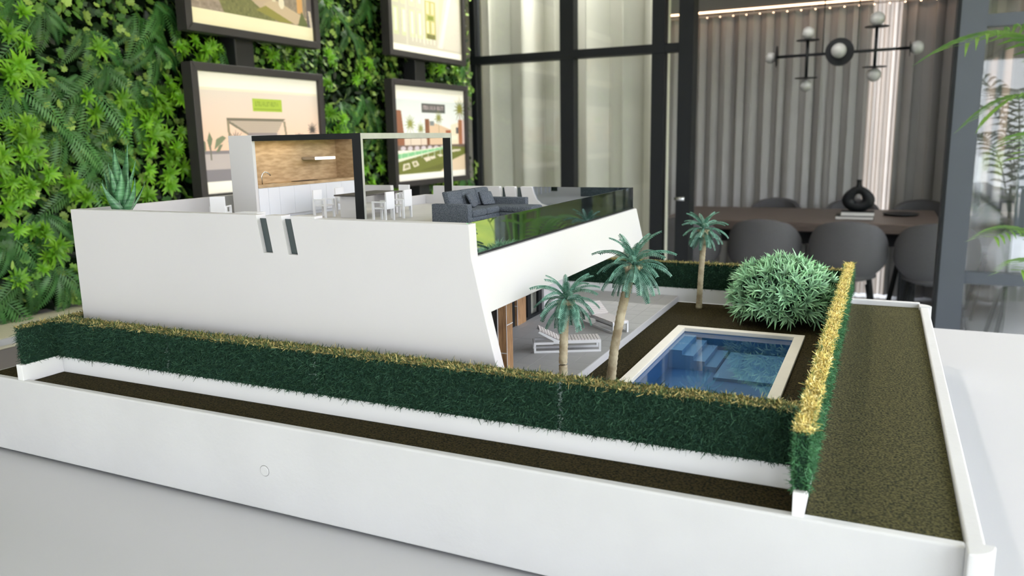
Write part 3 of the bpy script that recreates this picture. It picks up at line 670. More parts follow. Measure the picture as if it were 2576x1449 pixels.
# ================================================================ HALL BEHIND THE RIGHT PANE
o = thing('lounge_chair', 'white lounge chair far down the hall by the glazing', 'chair', (1.25, 16.2, 0))
MB().box(.95, 15.8, .24, 1.58, 16.5, .40).build('seat', M['seatw'], o, bevel=.05, seg=4)
MB().box(.95, 16.4, .38, 1.58, 16.62, .84).build('backrest', M['seatw'], o, bevel=.06, seg=4)
for x in (.98, 1.50):
    for y in (15.86, 16.5): MB().box(x, y, 0, x+.06, y+.06, .26).build('leg', M['steel'], o)
o = thing('potted_shrub', 'small leafy plant in a pot beside the hall lounge chair', 'plant', (1.2, 17.6, 0))
MB().lathe([(.14, 0), (.2, .1), (.22, .5), (.2, .5)], (1.3, 17.6, 0), 20).build('pot', M['pot'], o, smooth=True)
fr = frond_mesh('leaf', M['areca'], .7, 9, .1, .2, 1.2)
for k in range(11): inst('leaf', fr, o, Matrix.Translation((.1, 0, .5)) @ Matrix.Rotation(k*.9, 4, 'Z') @ Matrix.Rotation(.9, 4, 'X'))

# areca palm standing right of the table, fronds reach into the frame
ar = thing('areca_palm', 'tall potted areca palm whose green fronds enter at the right edge', 'plant', (.66, 3.25, 0))
MB().lathe([(.13, 0), (.17, .05), (.20, .42), (.19, .44), (.17, .42), (.16, .38)], (.66, 3.25, 0), 28).build('pot', M['pot'], ar, smooth=True)
def areca_frond(p0, p1, p2, plen, pairs, name='frond', wd=.0135, hang=.38):
    P0, P1, P2 = map(np.array, (p0, p1, p2)); V = []; F = []
    def c(t): return (1-t)**2*P0+2*t*(1-t)*P1+t*t*P2
    def dv(t): q = 2*(1-t)*(P1-P0)+2*t*(P2-P1); return q/np.linalg.norm(q)
    m = 16
    for i in range(m):
        a, b = c(i/m), c((i+1)/m); w0 = .006*(1-.8*i/m); k = len(V); sd = np.cross(dv(i/m), [0, 0, 1]); sd /= np.linalg.norm(sd)
        V += [a-sd*w0, a+sd*w0, b+sd*w0*.9, b-sd*w0*.9]; F.append((k, k+1, k+2, k+3))
    for i in range(pairs):
        t = .30+.70*i/(pairs-1); p_, d_ = c(t), dv(t); sd = np.cross(d_, [0, 0, 1]); sd /= np.linalg.norm(sd); up = np.cross(sd, d_)
        ln = plen*(.35+.65*math.sin(math.pi*(.25+.70*(1-(t-.3)/.7)*.9)))
        for sg in (-1, 1):
            out = sd*sg*.85+d_*.42+up*.30; out /= np.linalg.norm(out)
            pts = [p_+out*ln*q+np.array([0, 0, -hang*ln*q*q]) for q in (0, .33, .66, 1)]
            wv = np.cross(out, up); ws = [.35, 1, .75, .04]; k = len(V)
            for q, w_ in zip(pts, ws): V += [q-d_*wd*w_*.5-up*wd*w_*.2, q+d_*wd*w_*.5+up*wd*w_*.2]
            F += [(k, k+1, k+3, k+2), (k+2, k+3, k+5, k+4), (k+4, k+5, k+7, k+6)]
    return npmesh(name, np.array(V), np.array(F), M['areca'], None, ar)
b0 = (.66, 3.25, .40)
areca_frond(b0, (.66, 3.20, 1.80), (.222, 3.0, 1.575), .24, 24)
areca_frond(b0, (.62, 3.35, 1.62), (.335, 3.3, 1.36), .20, 24)
areca_frond(b0, (.60, 3.0, 1.5), (.385, 2.85, 1.22), .17, 22)
areca_frond(b0, (.56, 3.15, 1.08), (.345, 3.0, .955), .11, 22)
areca_frond(b0, (.58, 2.95, .98), (.41, 2.85, .87), .12, 20)
areca_frond(b0, (.8, 3.4, 1.8), (1.15, 3.6, 1.5), .22, 24)
areca_frond(b0, (.9, 3.2, 1.5), (1.25, 3.1, 1.1), .2, 24)
areca_frond(b0, (.66, 2.9, 1.7), (.66, 2.55, 1.5), .2, 24)
for dx, dy in ((0, 0), (.03, .02), (-.03, .02), (.01, -.03)): MB().tube([(.66+dx, 3.25+dy, .3), (.66+dx*2, 3.25+dy*2, 1.0)], [.012, .008], 8).build('cane', M['areca'], ar)

# ================================================================ DISPLAY TABLE
TZ = CAM_H-1.345*S
tb = thing('display_table', 'large white table carrying the villa model', 'table', (-.3, 1.2, 0))
MB().box(-1.168, .30, TZ-.05, .80, 1.934, TZ).build('tabletop', M['table'], tb, bevel=.004)
for x in (-1.14, .70):
    MB().box(x, .40, 0, x+.04, 1.85, TZ-.05).build('side_panel', M['table'], tb)

# ================================================================ MODEL: plinth
Uz = -1.0
pn = thing('model_plinth', 'thick white plinth with raised rims under the villa model', 'plinth', U(-1.66, 3.5, -1.345))
MB(U).box(-3.63, 2.055, -1.332, .262, 5.02, -1.125).box(-3.63, 2.055, -1.125, -.952, 5.0, -1.012).box(-.291, 2.055, -1.125, .25, 5.0, -1.012).box(-.952, 2.055, -1.125, -.291, 2.708, -1.012).box(-.952, 4.05, -1.125, -.291, 5.0, -1.012).build('plinth_body', M['white2'], pn, recalc=False)
MB(U).box(-3.625, 2.07, -1.345, .255, 5.0, -1.332).build('shadow_gap', M['black'], pn)  # black slab stands in for the line of shade under the plinth
MB(U).box(-3.645, 2.030, -1.330, .238, 2.062, -.988).build('front_rim', M['white2'], pn, bevel=.0022, seg=3)
MB(U).box(.238, 2.046, -1.330, .281, 4.93, -.984).build('right_rim', M['white2'], pn, bevel=.002, seg=3)
MB(U).box(-3.645, 4.985, -1.330, .238, 5.02, -.972).build('back_rim', M['white2'], pn, bevel=.0015)
MB(U).box(-3.645, 2.046, -1.330, -3.628, 5.0, -1.002).build('left_rim', M['white2'], pn, bevel=.0015)
def corner(cx, cy, a0, nm, cut):
    pts = [(cx, cy)]+[(cx+.064*math.cos(a0+math.pi/2*i/10), cy+.066*math.sin(a0+math.pi/2*i/10)) for i in range(11)]
    MB(U).prism(pts, -1.330, -.976, 'z').build(nm, M['white2'], pn, bevel=.0012, angle=50)
corner(.236, 2.040, -math.pi/2, 'corner_post', 0)
corner(.232, 4.925, 0, 'corner_post', 0)
g_ = MB(U); g_.tube([(-1.978, 2.033, -1.172), (-1.978, 2.0294, -1.172)], [.0213, .0213], 28); g_.build('cap_gap', M['grout'], pn)
c_ = MB(U); c_.tube([(-1.978, 2.032, -1.172), (-1.978, 2.027, -1.172)], [.0195, .0195], 28); c_.build('screw_cap', M['white2'], pn, bevel=.0006)
# turf mats
def turf(label, x0, y0, x1, y1, mat, z=Uz):
    o = MB(U).box(x0, y0, z-.012, x1, y1, z).build('turf_mat', mat); tag(o, label, 'turf', 'turf mats of the model')
turf('long dark turf strip in front of the front hedge, left of the seam', -3.32, 2.063, -1.0905, 2.222, M['turf2'])
turf('dark turf strip in front of the hedge, right of the seam', -1.0885, 2.063, -.163, 2.222, M['turf2'])
turf('broad olive turf strip right of the tall side hedge', -.132, 2.063, .237, 4.984, M['turf'])
turf('brown turf strip left of the hedge end', -3.627, 2.063, -3.362, 4.98, M['turf2'])
gd = MB(U)
for a, b, c, d in ((-1.095, 2.262, -.930, 4.69), (-.310, 2.262, -.164, 4.69), (-.930, 4.030, -.310, 4.69), (-.930, 2.262, -.310, 2.72)): gd.box(a, b, Uz-.012, c, d, Uz)
tag(gd.build('turf_mat', M['turf2']), 'dark garden turf around the pool inside the hedges', 'turf', 'turf mats of the model')
# seam line of the two strips: a thin pale fleck strip of exposed backing
# low boundary walls
bw = thing('garden_border', 'low white border wall under the hedges of the model', 'border', U(-1.7, 2.24, -1))
MB(U).box(-3.322, 2.222, -1.0, -.163, 2.258, -.920).build('front_wall', M['border'], bw, bevel=.0006)
MB(U).box(-.163, 2.036, -1.0, -.134, 4.985, -.922).build('right_wall', M['border'], bw, bevel=.0006)
MB(U).box(-3.36, 2.036, -1.0, -3.322, 4.70, -.920).build('left_wall', M['border'], bw, bevel=.0006)
MB(U).box(-3.36, 4.70, -1.0, -.163, 4.735, -.915).build('back_wall', M['border'], bw, bevel=.0006)

# hedges: core box, a coat of curled fibres and a flocked straw-coloured top
def fibres(o, d, ln, wd, curl, g):
    n = len(o); d = d/np.linalg.norm(d, axis=1)[:, None]
    t = g.normal(0, 1, (n, 3)); t -= d*(t*d).sum(1)[:, None]; t /= np.linalg.norm(t, axis=1)[:, None]
    k = g.normal(0, 1, (n, 3))*curl; L1 = (ln*g.uniform(.6, 1.4, n))[:, None]; W = (wd*g.uniform(.7, 1.3, n))[:, None]
    p0 = o; p1 = o+d*L1*.5+t*L1*.25; p2 = p1+(d*.5+k)*L1*.6
    s1 = np.cross(d, t)
    V = np.stack([p0-s1*W, p0+s1*W, p1-s1*W, p1+s1*W, p2-s1*W*.4, p2+s1*W*.4], 1).reshape(-1, 3)
    b = (np.arange(n)*6)[:, None]
    return V, np.concatenate([b+np.array([0, 1, 3, 2]), b+np.array([2, 3, 5, 4])])
def hedge(label, x0, y0, z0, x1, y1, z1, faces, dens, seed, topw=1., bare=(), sun=False):
    g = np.random.default_rng(seed); h = thing('hedge', label, 'hedge', U((x0+x1)/2, (y0+y1)/2, z0), group='flocked hedges of the model')
    e = .007
    MB(U).box(x0+e, y0+e, z0+.002, x1-e, y1-e, z1-e).build('core', M['hedge_core'], h)
    V = []; F = []; C = []; n0 = 0
    pal = np.array([L_(c) for c in ((46, 82, 66), (36, 68, 56), (56, 94, 72), (42, 76, 54), (70, 108, 84))])
    straw = np.array([L_(c) for c in ((164, 150, 96), (144, 132, 84), (182, 168, 112), (98, 106, 62), (70, 88, 54))])
    if sun: straw = np.array([L_(c) for c in ((222, 204, 130), (196, 178, 102), (234, 220, 156), (166, 160, 84), (112, 132, 72))]); pal = np.array([L_(c) for c in ((56, 102, 68), (44, 86, 56), (74, 124, 84), (52, 96, 58), (86, 132, 96))])  # brighter palettes paint the side light onto this hedge's flock
    for f in faces:
        lx, ly, lz = x1-x0, y1-y0, z1-z0
        n = int(dens*{'f': lx*lz, 'b': lx*lz, 'l': ly*lz, 'r': ly*lz, 't': lx*ly*2.6}[f])
        a, b = g.random(n), g.random(n); z = z0+lz*b
        if f in 'fb': o = np.stack([x0+lx*a, np.full(n, y0+e if f == 'f' else y1-e), z], 1); d = np.array([0, -1. if f == 'f' else 1., 0])
        elif f in 'lr': o = np.stack([np.full(n, x0+e if f == 'l' else x1-e), y0+ly*a, z], 1); d = np.array([-1. if f == 'l' else 1., 0, 0])
        else: o = np.stack([x0+lx*a, y0+ly*b, np.full(n, z1-e)], 1); d = np.array([0, 0, 1.])
        dd = d+g.normal(0, .75, (n, 3))
        if f == 't':
            nz = np.sin(o[:, 0]*53+o[:, 1]*37)*.5+np.sin(o[:, 0]*131-o[:, 1]*97)*.45+np.sin(o[:, 0]*211+o[:, 1]*183)*.3
            v, q = fibres(o, dd, .0068+.0036*nz, .0021, .9, g)
            ci = np.clip(np.where(g.random(n)+nz*.25 < topw*.85, g.integers(0, 3, n), g.integers(3, 5, n)), 0, 4); c = straw[ci]*(1+.22*nz)[:, None]
        else:
            v, q = fibres(o, dd, np.full(n, .0125), .0012, .8, g); c = pal[g.integers(0, 5, n)]
            hi = (o[:, 2] > z1-.006-.016*g.random(n)**2) & (g.random(n) < topw*.6); c = np.where(hi[:, None], straw[g.integers(0, 5, n)]*(1 if sun else 1.4), c)
            for bx, bwid in bare:                       # thin bald streaks with white glue showing
                cc = o[:, 0] if f in 'fb' else o[:, 1]; m_ = np.abs(cc-bx) < bwid*g.random(n); c = np.where(m_[:, None], L_((150, 168, 164)), c)
        c = c*g.uniform(.7, 1.3, n)[:, None]*(1 if sun or f == 't' else .68)  # sides of the other hedges are coloured darker, as less lit
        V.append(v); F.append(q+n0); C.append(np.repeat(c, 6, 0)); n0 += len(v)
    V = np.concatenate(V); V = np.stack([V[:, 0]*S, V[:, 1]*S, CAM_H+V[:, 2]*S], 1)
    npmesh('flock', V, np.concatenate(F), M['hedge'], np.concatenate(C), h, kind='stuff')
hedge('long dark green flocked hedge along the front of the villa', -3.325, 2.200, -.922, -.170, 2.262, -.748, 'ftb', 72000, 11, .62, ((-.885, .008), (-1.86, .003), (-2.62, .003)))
hedge('right side hedge with a straw top coloured as sunlit', -.170, 2.052, -.926, -.124, 4.99, -.752, 'frtl', 52000, 12, 1.3, (), True)
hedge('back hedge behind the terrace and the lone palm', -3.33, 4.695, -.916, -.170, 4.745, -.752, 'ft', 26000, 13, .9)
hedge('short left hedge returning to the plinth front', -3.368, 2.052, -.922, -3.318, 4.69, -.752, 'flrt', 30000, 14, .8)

# ================================================================ MODEL: terrace with tiles, pool
te = thing('terrace', 'pale grey tiled terrace of the villa model', 'terrace', U(-1.4, 3.5, -1))
MB(U).box(-1.74, 2.30, -1.0, -1.097, 4.688, -.9705).build('terrace_slab', M['grout'], te)
tw, tl = .0795, .0998
ntx, nty = 8, 24
tm = MB().box(0, 0, 0, (tw-.0011)*S, (tl-.0011)*S, .0058*S); tile_me = tm.build('tile', M['tile']).data
bpy.data.objects.remove(bpy.data.objects['tile'])
for i in range(ntx):
    for j in range(nty):
        o = inst('tile', tile_me, te); o.location = Vector(U(-1.7335+i*tw, 2.302+j*tl-.009*(j*0), -.9703+.0004*random.random()))-te.location
MB(U).box(-1.0985, 2.30, -1.0, -1.0945, 4.688, -.9655).build('edge_strip', M['white'], te)

po = thing('swimming_pool', 'rectangular pool of the villa model with pale coping', 'pool', U(-.62, 3.4, -1))
zc = -.987
X0, X1, Y0, Y1, cw = -.940, -.303, 2.72, 4.038, .047
mb = MB(U)
for q in ([(X0, Y0), (X1, Y0), (X1-cw, Y0+cw), (X0+cw, Y0+cw)], [(X1, Y0), (X1, Y1), (X1-cw, Y1-cw), (X1-cw, Y0+cw)], [(X1, Y1), (X0, Y1), (X0+cw, Y1-cw), (X1-cw, Y1-cw)], [(X0, Y1), (X0, Y0), (X0+cw, Y0+cw), (X0+cw, Y1-cw)]):
    MB(U).prism(q, -1.008, zc, 'z').build('coping', M['stone'], po, bevel=.0007)
a, b, c, d = X0+cw, Y0+cw, X1-cw, Y1-cw; zb = -1.11
bs = MB(U).box(a, b, zb-.005, c, d, zb)
bs.box(a-.01, b-.01, zb, a, d+.01, -1.008).box(c, b-.01, zb, c+.01, d+.01, -1.008).box(a, b-.01, zb, c, b, -1.008).box(a, d, zb, c, d+.01, -1.008)
bs.build('basin', M['pool'], po)
for k in range(4): MB(U).box(a+(.055*k+.01 if k else .0005), d-.34, zb, a+.055*(k+1)+.01, d-.02, -1.018-.0225*k).build('step', M['pool_step'], po)
MB(U).box(a+.24, d-.47, zb, c-.0005, d-.0005, -1.095).build('shallow_ledge', M['pool_step'], po)
MB(U).add([(a, b, -1.010), (c, b, -1.010), (c, d, -1.010), (a, d, -1.010)], [(0, 1, 2, 3)]).build('water', M['water'], po)
MB(U).box(-.9, 2.955, -1.03, -.872, 2.99, -.994).build('pool_glint', M['white'], po, bevel=.0012)  # white block stands in for a pale reflection at the pool's edge

# ================================================================ MODEL: villa shell
vi = thing('villa', 'white modern villa model with a sculpted shell and roof terrace', 'villa', U(-2.3, 3.3, -1))
y0, y1 = 2.335, 4.335; T = .052
zt, zl, zs = -.271, -.398, -.594         # parapet top, ledge, fascia bottom
xe = lambda z: -1.262+(-.398-z)*.2375     # slanted end of the side walls
def notch(xa, xb, zbot, sl): return [(xa, None), (xa+sl, zbot), (xb+sl, zbot), (xb, None)]
def side_wall(ya, yb, slots, step):
    top = lambda x: zt if x < step else zt-.009
    pts = [(-3.30, -1.0), (-3.30, zt)]
    for (xa, xb, zbot, sl) in slots: pts += [(xa, top(xa)), (xa+sl, zbot), (xb+sl, zbot), (xb, top(xb))]
    pts += [(step, zt), (step+.004, zt-.009), (-1.268, zt-.011), (-1.264, zl+.02), (-1.262, zl), (xe(-.6), -.6), (xe(-.8), -.8), (xe(-1.0), -1.0)]
    bm = bmesh.new()
    f = bm.faces.new([bm.verts.new(U(x, ya, z)) for x, z in pts]); ex = bmesh.ops.extrude_face_region(bm, geom=[f])
    vs_ = [e for e in ex['geom'] if isinstance(e, bmesh.types.BMVert)]; bmesh.ops.translate(bm, verts=vs_, vec=(0, (yb-ya)*S, 0))
    bmesh.ops.recalc_face_normals(bm, faces=bm.faces)
    yo = ya if ya < 3 else yb
    big = [e for e in bm.edges if abs(e.verts[0].co.y-yo*S) < 1e-5 and abs(e.verts[1].co.y-yo*S) < 1e-5 and min(v.co.x for v in e.verts) > -1.266*S and max(v.co.z for v in e.verts) < CAM_H+(zl+.001)*S]
    bmesh.ops.bevel(bm, geom=big, offset=.042*S, segments=9, profile=.5, affect='EDGES', clamp_overlap=True)
    small = [e for e in bm.edges if len(e.link_faces) == 2 and e.calc_face_angle(0) > math.radians(60)]
    bmesh.ops.bevel(bm, geom=small, offset=.0022*S, segments=2, profile=.5, affect='EDGES', clamp_overlap=True)
    me = bpy.data.meshes.new('side_wall'); 
    bmesh.ops.translate(bm, verts=bm.verts, vec=-vi.location); bm.to_mesh(me); bm.free(); me.materials.append(M['white'])
    me.polygons.foreach_set('use_smooth', [True]*len(me.polygons))
    o = link(bpy.data.objects.new('side_wall', me), vi)
    md = o.modifiers.new('wn', 'WEIGHTED_NORMAL'); md.keep_sharp = True
    return o
slots = [(-2.212, -2.163, -.418, .024), (-2.086, -2.040, -.420, .024)]
side_wall(y0, y0+T, slots, -1.945)
for xa, xb, zb_, sl in slots:
    MB(U).hexa([(xa+sl, y0+.019, zb_), (xb+sl, y0+.019, zb_), (xb+sl, y0+.025, zb_), (xa+sl, y0+.025, zb_), (xa, y0+.019, zt-.014), (xb, y0+.019, zt-.014), (xb, y0+.025, zt-.014), (xa, y0+.025, zt-.014)]).build('slot_pane', M['tint_dark'], vi)
# step block where the parapet drops
MB(U).box(-1.957, y0+.002, zt-.012, -1.925, y0+T-.002, zt+.0005).build('parapet_step', M['white'], vi, bevel=.0012)
# back wall of the house with its gaps and curved end
def prism_piece(pts, ya, yb, nm): MB(U).prism(pts, ya, yb, 'y').build(nm, M['white'], vi, bevel=.0008)
yb0, yb1 = 4.30, 4.335
MB(U).box(-3.30, yb0, -1.0, -1.69, yb1, -.594).build('back_wall', M['white'], vi); MB(U).box(-3.30, yb0, -.594, -1.27, yb1, -.405).build('back_wall', M['white'], vi)
prism_piece([(-3.30, -.405), (-3.30, zt-.008), (-2.905, zt-.008), (-2.895, -.405)], yb0, yb1, 'back_parapet')
prism_piece([(-2.583, -.405), (-2.583, zt-.008), (-2.115, zt-.008), (-2.085, -.405)], yb0, yb1, 'back_parapet')
prism_piece([(-2.060, -.405), (-2.084, zt-.008), (-2.012, zt-.008), (-1.985, -.405)], yb0, yb1, 'back_parapet')
cur = [(-1.950, -.405), (-1.975, zt-.008), (-1.897, zt-.008), (-1.885, -.32), (-1.868, -.355), (-1.838, -.380), (-1.79, -.394), (-1.70, -.3985), (-1.70, -.405)]
prism_piece(cur, yb0, yb1, 'back_parapet')
MB(U).box(-2.64, yb0, -.405, -2.583, yb1, -.335).build('curb', M['white'], vi, bevel=.0006); MB(U).box(-2.66, 3.96, -.395, -2.64, yb1, -.335).build('curb', M['white'], vi, bevel=.0006)
for (xa, xb) in ((-2.098, -2.066), (-1.998, -1.958)): MB(U).box(xa, yb0+.012, -.40, xb, yb0+.018, zt-.014).build('slot_pane', M['tint_dark'], vi)
MB(U).box(-3.30, y0+T, -1.0, -3.266, yb0, zt-.002).build('left_parapet', M['white'], vi, bevel=.0008)
# roof slab and fascia
MB(U).box(-3.27, y0+T, -.43, -1.285, yb0, -.39).build('roof_floor', M['roof'], vi)
fa = MB(U).prism([(-1.262, zl), (xe(zs), zs), (xe(zs)-.035, zs), (-1.297, zs+.02), (-1.297, zl)], y0+T-.004, yb1, 'y').build('fascia', M['white'], vi, bevel=.0012)
MB(U).box(-1.75, y0+T, zs, xe(zs)-.035, yb0, zs+.014).build('soffit', M['white'], vi)
MB(U).box(-3.27, y0+T, -.99, -1.76, yb0-.005, -.43).build('inner_volume', M['white'], vi)
# window wall under the overhang
wz0, wz1 = -.9640, zs
def bx(nm, x0_, ya, x1_, yb, mat, za=wz0, zb2=wz1): return MB(U).box(x0_, ya, za, x1_, yb, zb2).build(nm, mat, vi)
bx('wood_panel', -1.41, 2.37, -1.385, 2.70, M['walnut']); bx('window_frame', -1.402, 2.70, -1.384, 2.775, M['black']); bx('trim_strip', -1.388, 2.768, -1.382, 2.775, M['lounger'])
def pillar(xa, xb, ya, yb):
    bx('wood_pillar', xa, ya, xb, yb, M['walnut'])
    h = wz1-wz0
    MB(U).box(xb-.001, ya-.0012, wz0, xb+.0012, ya+.001, wz1).build('pillar_edge', M['lounger'], vi)
    for k in (.28, .93): MB(U).box(xa, ya-.0015, wz0+h*k, xb, ya+.0005, wz0+h*k+.004).build('pillar_band', M['lounger'], vi)
    for k in (.60,): MB(U).box(xb-.0005, ya, wz0+h*k, xb+.0015, yb, wz0+h*k+.004).build('pillar_band', M['lounger'], vi)
pillar(-1.383, -1.345, 2.775, 2.832)
bx('recess_wall', -1.74, 2.80, -1.40, 2.82, M['walnut']); bx('dark_door', -1.735, 2.82, -1.712, 3.60, M['tint_dark']); bx('window_frame', -1.713, 3.57, -1.70, 3.61, M['black'])
pillar(-1.72, -1.692, 3.625, 3.735)
bx('window_frame', -1.715, 3.735, -1.697, 4.0, M['black'], wz0, wz0+.014)
bx('window_pane', -1.712, 3.735, -1.708, 4.0, M['glass']); bx('interior_curtain', -1.745, 3.735, -1.738, 4.0, M['curtain_l'])
for ya, yb in ((3.775, 3.822), (3.925, 3.972)): bx('window_frame', -1.715, ya, -1.700, yb, M['black'])
bx('wall_panel', -1.74, 3.99, -1.695, yb0, M['white'])

# glass balustrade: two panes on the ledge
gb = thing('glass_balustrade', 'tinted glass balustrade around the roof terrace corner', 'balustrade', U(-1.28, 3.3, zl))
MB(U).box(-1.2855, y0+.020, zl, -1.2795, yb1-.012, -.279).build('pane', M['tint'], gb)
MB(U).box(-1.2857, y0+.018, zl, -1.2793, y0+.0205, -.279).build('glass_edge', M['edge'], gb)
MB(U).box(-1.91, yb1-.020, -.402, -1.2855, yb1-.014, -.280).build('pane', M['tint'], gb)
MB(U).box(-1.289, y0+.018, zl-.002, -1.276, yb1-.01, zl+.006).build('base_channel', M['black'], gb)

# ================================================================ MODEL: roof terrace furniture
RF = -.390
ki = thing('kitchen_niche', 'white outdoor kitchen block with an oak lined niche', 'kitchen unit', U(-2.98, 3.5, RF))
kx0, kx1, ky0, ky1 = -3.058, -2.90, 3.075, 3.935
MB(U).box(kx0, ky0, RF, kx1, ky0+.020, .046).build('side_panel', M['white'], ki, bevel=.0006)
MB(U).box(kx0, ky1-.012, RF, kx1, ky1, .046).build('side_panel', M['white'], ki, bevel=.0006)
MB(U).box(kx0, ky0+.02, RF, kx0+.02, ky1-.012, .046).build('back_panel', M['white'], ki)
MB(U).box(kx0, ky0+.02, .026, kx1, ky1-.012, .046).build('top_panel', M['white'], ki)
MB(U).box(kx0+.02, ky0+.021, -.215, kx0+.026, ky1-.02, .024).build('oak_lining', M['wood'], ki)
MB(U).box(kx0+.026, ky1-.020, -.215, kx1-.004, ky1-.013, .024).build('oak_lining', M['wood'], ki)
MB(U).box(kx0+.026, ky0+.021, -.222, kx1+.001, ky1-.012, -.206).build('worktop', M['wood'], ki)
ys = [ky0+.021, 3.167, 3.251, 3.367, 3.50, 3.64, 3.78, ky1-.013]
for ya, yb in zip(ys[:-1], ys[1:]): MB(U).box(kx1-.010, ya+.0006, RF+.018, kx1, yb-.0006, -.223).build('cabinet_door', M['cab'], ki, bevel=.0003)
MB(U).box(kx0+.02, ky0+.02, RF+.018, kx1-.011, ky1-.012, -.223).build('cabinet_body', M['white'], ki)
MB(U).box(kx0+.02, ky0+.02, RF, kx1-.012, ky1-.012, RF+.018).build('toe_kick', M['cab'], ki)
tp = thing('faucet', 'tiny chrome arched faucet in the kitchen niche', 'faucet', U(-2.93, 3.17, -.206))
MB(U).tube([(-2.945, 3.175, -.206), (-2.945, 3.175, -.165), (-2.943, 3.180, -.150), (-2.940, 3.192, -.142), (-2.936, 3.208, -.146), (-2.932, 3.226, -.162)], .0035, 8).build('spout', M['steel'], tp, smooth=True)
MB(U).box(-2.955, 3.20, -.206, -2.92, 3.26, -.2045).build('sink_rim', M['steel'], tp)
tag(MB(U).box(-2.98, 3.44, -.206, -2.925, 3.60, -.2035).build('cooktop', M['black']), 'flat black cooktop on the niche worktop', 'cooktop')
hd = thing('range_hood', 'slim steel hood with a lit front in the oak niche', 'hood', U(-2.97, 3.6, -.09))
MB(U).box(-3.03, 3.60, -.092, -2.935, 3.78, -.076).build('body', M['steel'], hd, bevel=.0006)
MB(U).box(-2.935, 3.60, -.0915, -2.932, 3.78, -.0765).build('light_front', P('hood_lamp', (250, 244, 240), .4, emit=(255, 246, 238), estr=1.6), hd)
nl = light('niche_lamp', 'AREA', U(-2.955, 3.32, .018), (0, 0, 0), .04, (1, .82, .56), .02, .14)

pe = thing('pergola', 'black framed pergola joined to the white kitchen block', 'pergola', U(-2.5, 3.5, RF))
M['bar_lit_side'] = P('pergola_lit_side', (176, 178, 172), .4, metal=.3, var=.15, vscale=30)  # paler finish paints the window light on the right-facing bar sides
def bar(x0_, ya, z0_, x1_, yb, z1_, nm):
    o = MB(U).box(x0_, ya, z0_, x1_, yb, z1_).build(nm, M['black'], pe); o.data.materials.append(M['bar_lit_side'])
    for p_ in o.data.polygons:
        if p_.normal.x > .9: p_.material_index = 1
px0, px1, pz0, pz1 = -2.282, -2.232, .017, .044
bar(px0, 3.075, RF, px1, 3.092, pz1, 'post'); bar(px0, 3.925, RF, px1, 3.942, pz1, 'post')
bar(kx1, 3.075, pz0, px0, 3.092, pz1, 'beam'); bar(px0+.028, 3.092, pz0, px1, 3.925, pz1, 'beam'); bar(kx1, 3.925, pz0, px0, 3.942, pz1, 'beam')

dt = thing('dining_table', 'small dark topped dining table under the pergola', 'table', U(-2.52, 3.53, RF))
MB(U).box(-2.612, 3.335, -.276, -2.428, 3.715, -.268).build('tabletop', M['dark_top'], dt, bevel=.0005)
for y in (3.36, 3.67): MB(U).box(-2.592, y, RF, -2.448, y+.018, -.276).build('leg_panel', M['white'], dt)
def patio_chair():
    t = thing('patio_chair', 'x', 'chair')
    def m(): return MB(lambda x, y, z: (x*S, y*S, z*S))
    for sx in (-1, 1):
        for y in (-.036, .036): m().box(.036*sx-.005, y-.005, 0, .036*sx+.005, y+.005, .092 if y > 0 else .098).build('leg', M['lounger'], t)
        m().box(.036*sx-.005, -.036, .092, .036*sx+.005, .042, .099).build('armrest', M['lounger'], t, bevel=.0004)
    m().box(-.032, -.036, .060, .032, .040, .068).build('seat', M['lounger'], t, bevel=.0004)
    m().box(-.036, -.046, .060, .036, -.036, .146).build('backrest', M['lounger'], t, bevel=.0006)
    return t
pc = patio_chair()
cs = [(-2.268, 3.285, math.pi/2, 'white patio chair at the right of the dining table, next to the near post'), (-2.268, 3.448, math.pi/2, 'white patio chair farther along the right of the dining table'),
      (-2.70, 3.36, -math.pi/2, 'white patio chair against the kitchen front, left of the dining table'), (-2.70, 3.55, -math.pi/2, 'white patio chair between kitchen and dining table, half hidden by the post'),
      (-2.50, 3.80, math.pi, 'white patio chair at the far end of the dining table'), (-2.93, 2.86, .5, 'white patio chair left of the kitchen block, only its back showing')]
for i, (x, y, rz, lb) in enumerate(cs):
    if i == 0: pc.location = U(x, y, RF); pc.rotation_euler = (0, 0, rz); pc['label'] = lb; pc['group'] = 'patio chairs on the roof terrace'
    else: dup(pc, U(x, y, RF), rz, lb, 'patio chairs on the roof terrace')
o = thing('bench', 'low white bench in front of the kitchen side panel', 'bench', U(-2.8, 2.93, RF))
MB(U).box(-2.86, 2.88, RF+.055, -2.72, 2.94, RF+.066).build('seat', M['lounger'], o, bevel=.0005)
for x in (-2.855, -2.733): MB(U).box(x, 2.885, RF, x+.008, 2.935, RF+.055).build('leg', M['lounger'], o)

so = thing('corner_sofa', 'grey felt corner sofa with two small cushions on the roof', 'sofa', U(-1.7, 3.35, RF))
def sb(x0_, ya, za, x1_, yb, zb2, nm, bv=.006, tilt=0): return MB(U).box(x0_, ya, za, x1_, yb, zb2).build(nm, M['sofa'], so, smooth=True, bevel=bv*S, seg=4)
sb(-1.865, 3.085, RF, -1.675, 3.125, -.283, 'armrest', .004); sb(-1.865, 3.545, RF, -1.60, 3.583, -.283, 'armrest', .004)
sb(-1.865, 3.12, RF, -1.675, 3.40, -.345, 'base', .003); sb(-1.865, 3.40, RF, -1.52, 3.55, -.345, 'base', .003)
sb(-1.865, 3.12, -.345, -1.83, 3.55, -.29, 'back_frame', .004)
for ya, yb in ((3.126, 3.262), (3.264, 3.40)): sb(-1.80, ya, -.346, -1.668, yb, -.312, 'seat_cushion', .012)
sb(-1.80, 3.402, -.346, -1.505, 3.545, -.315, 'seat_cushion', .012)
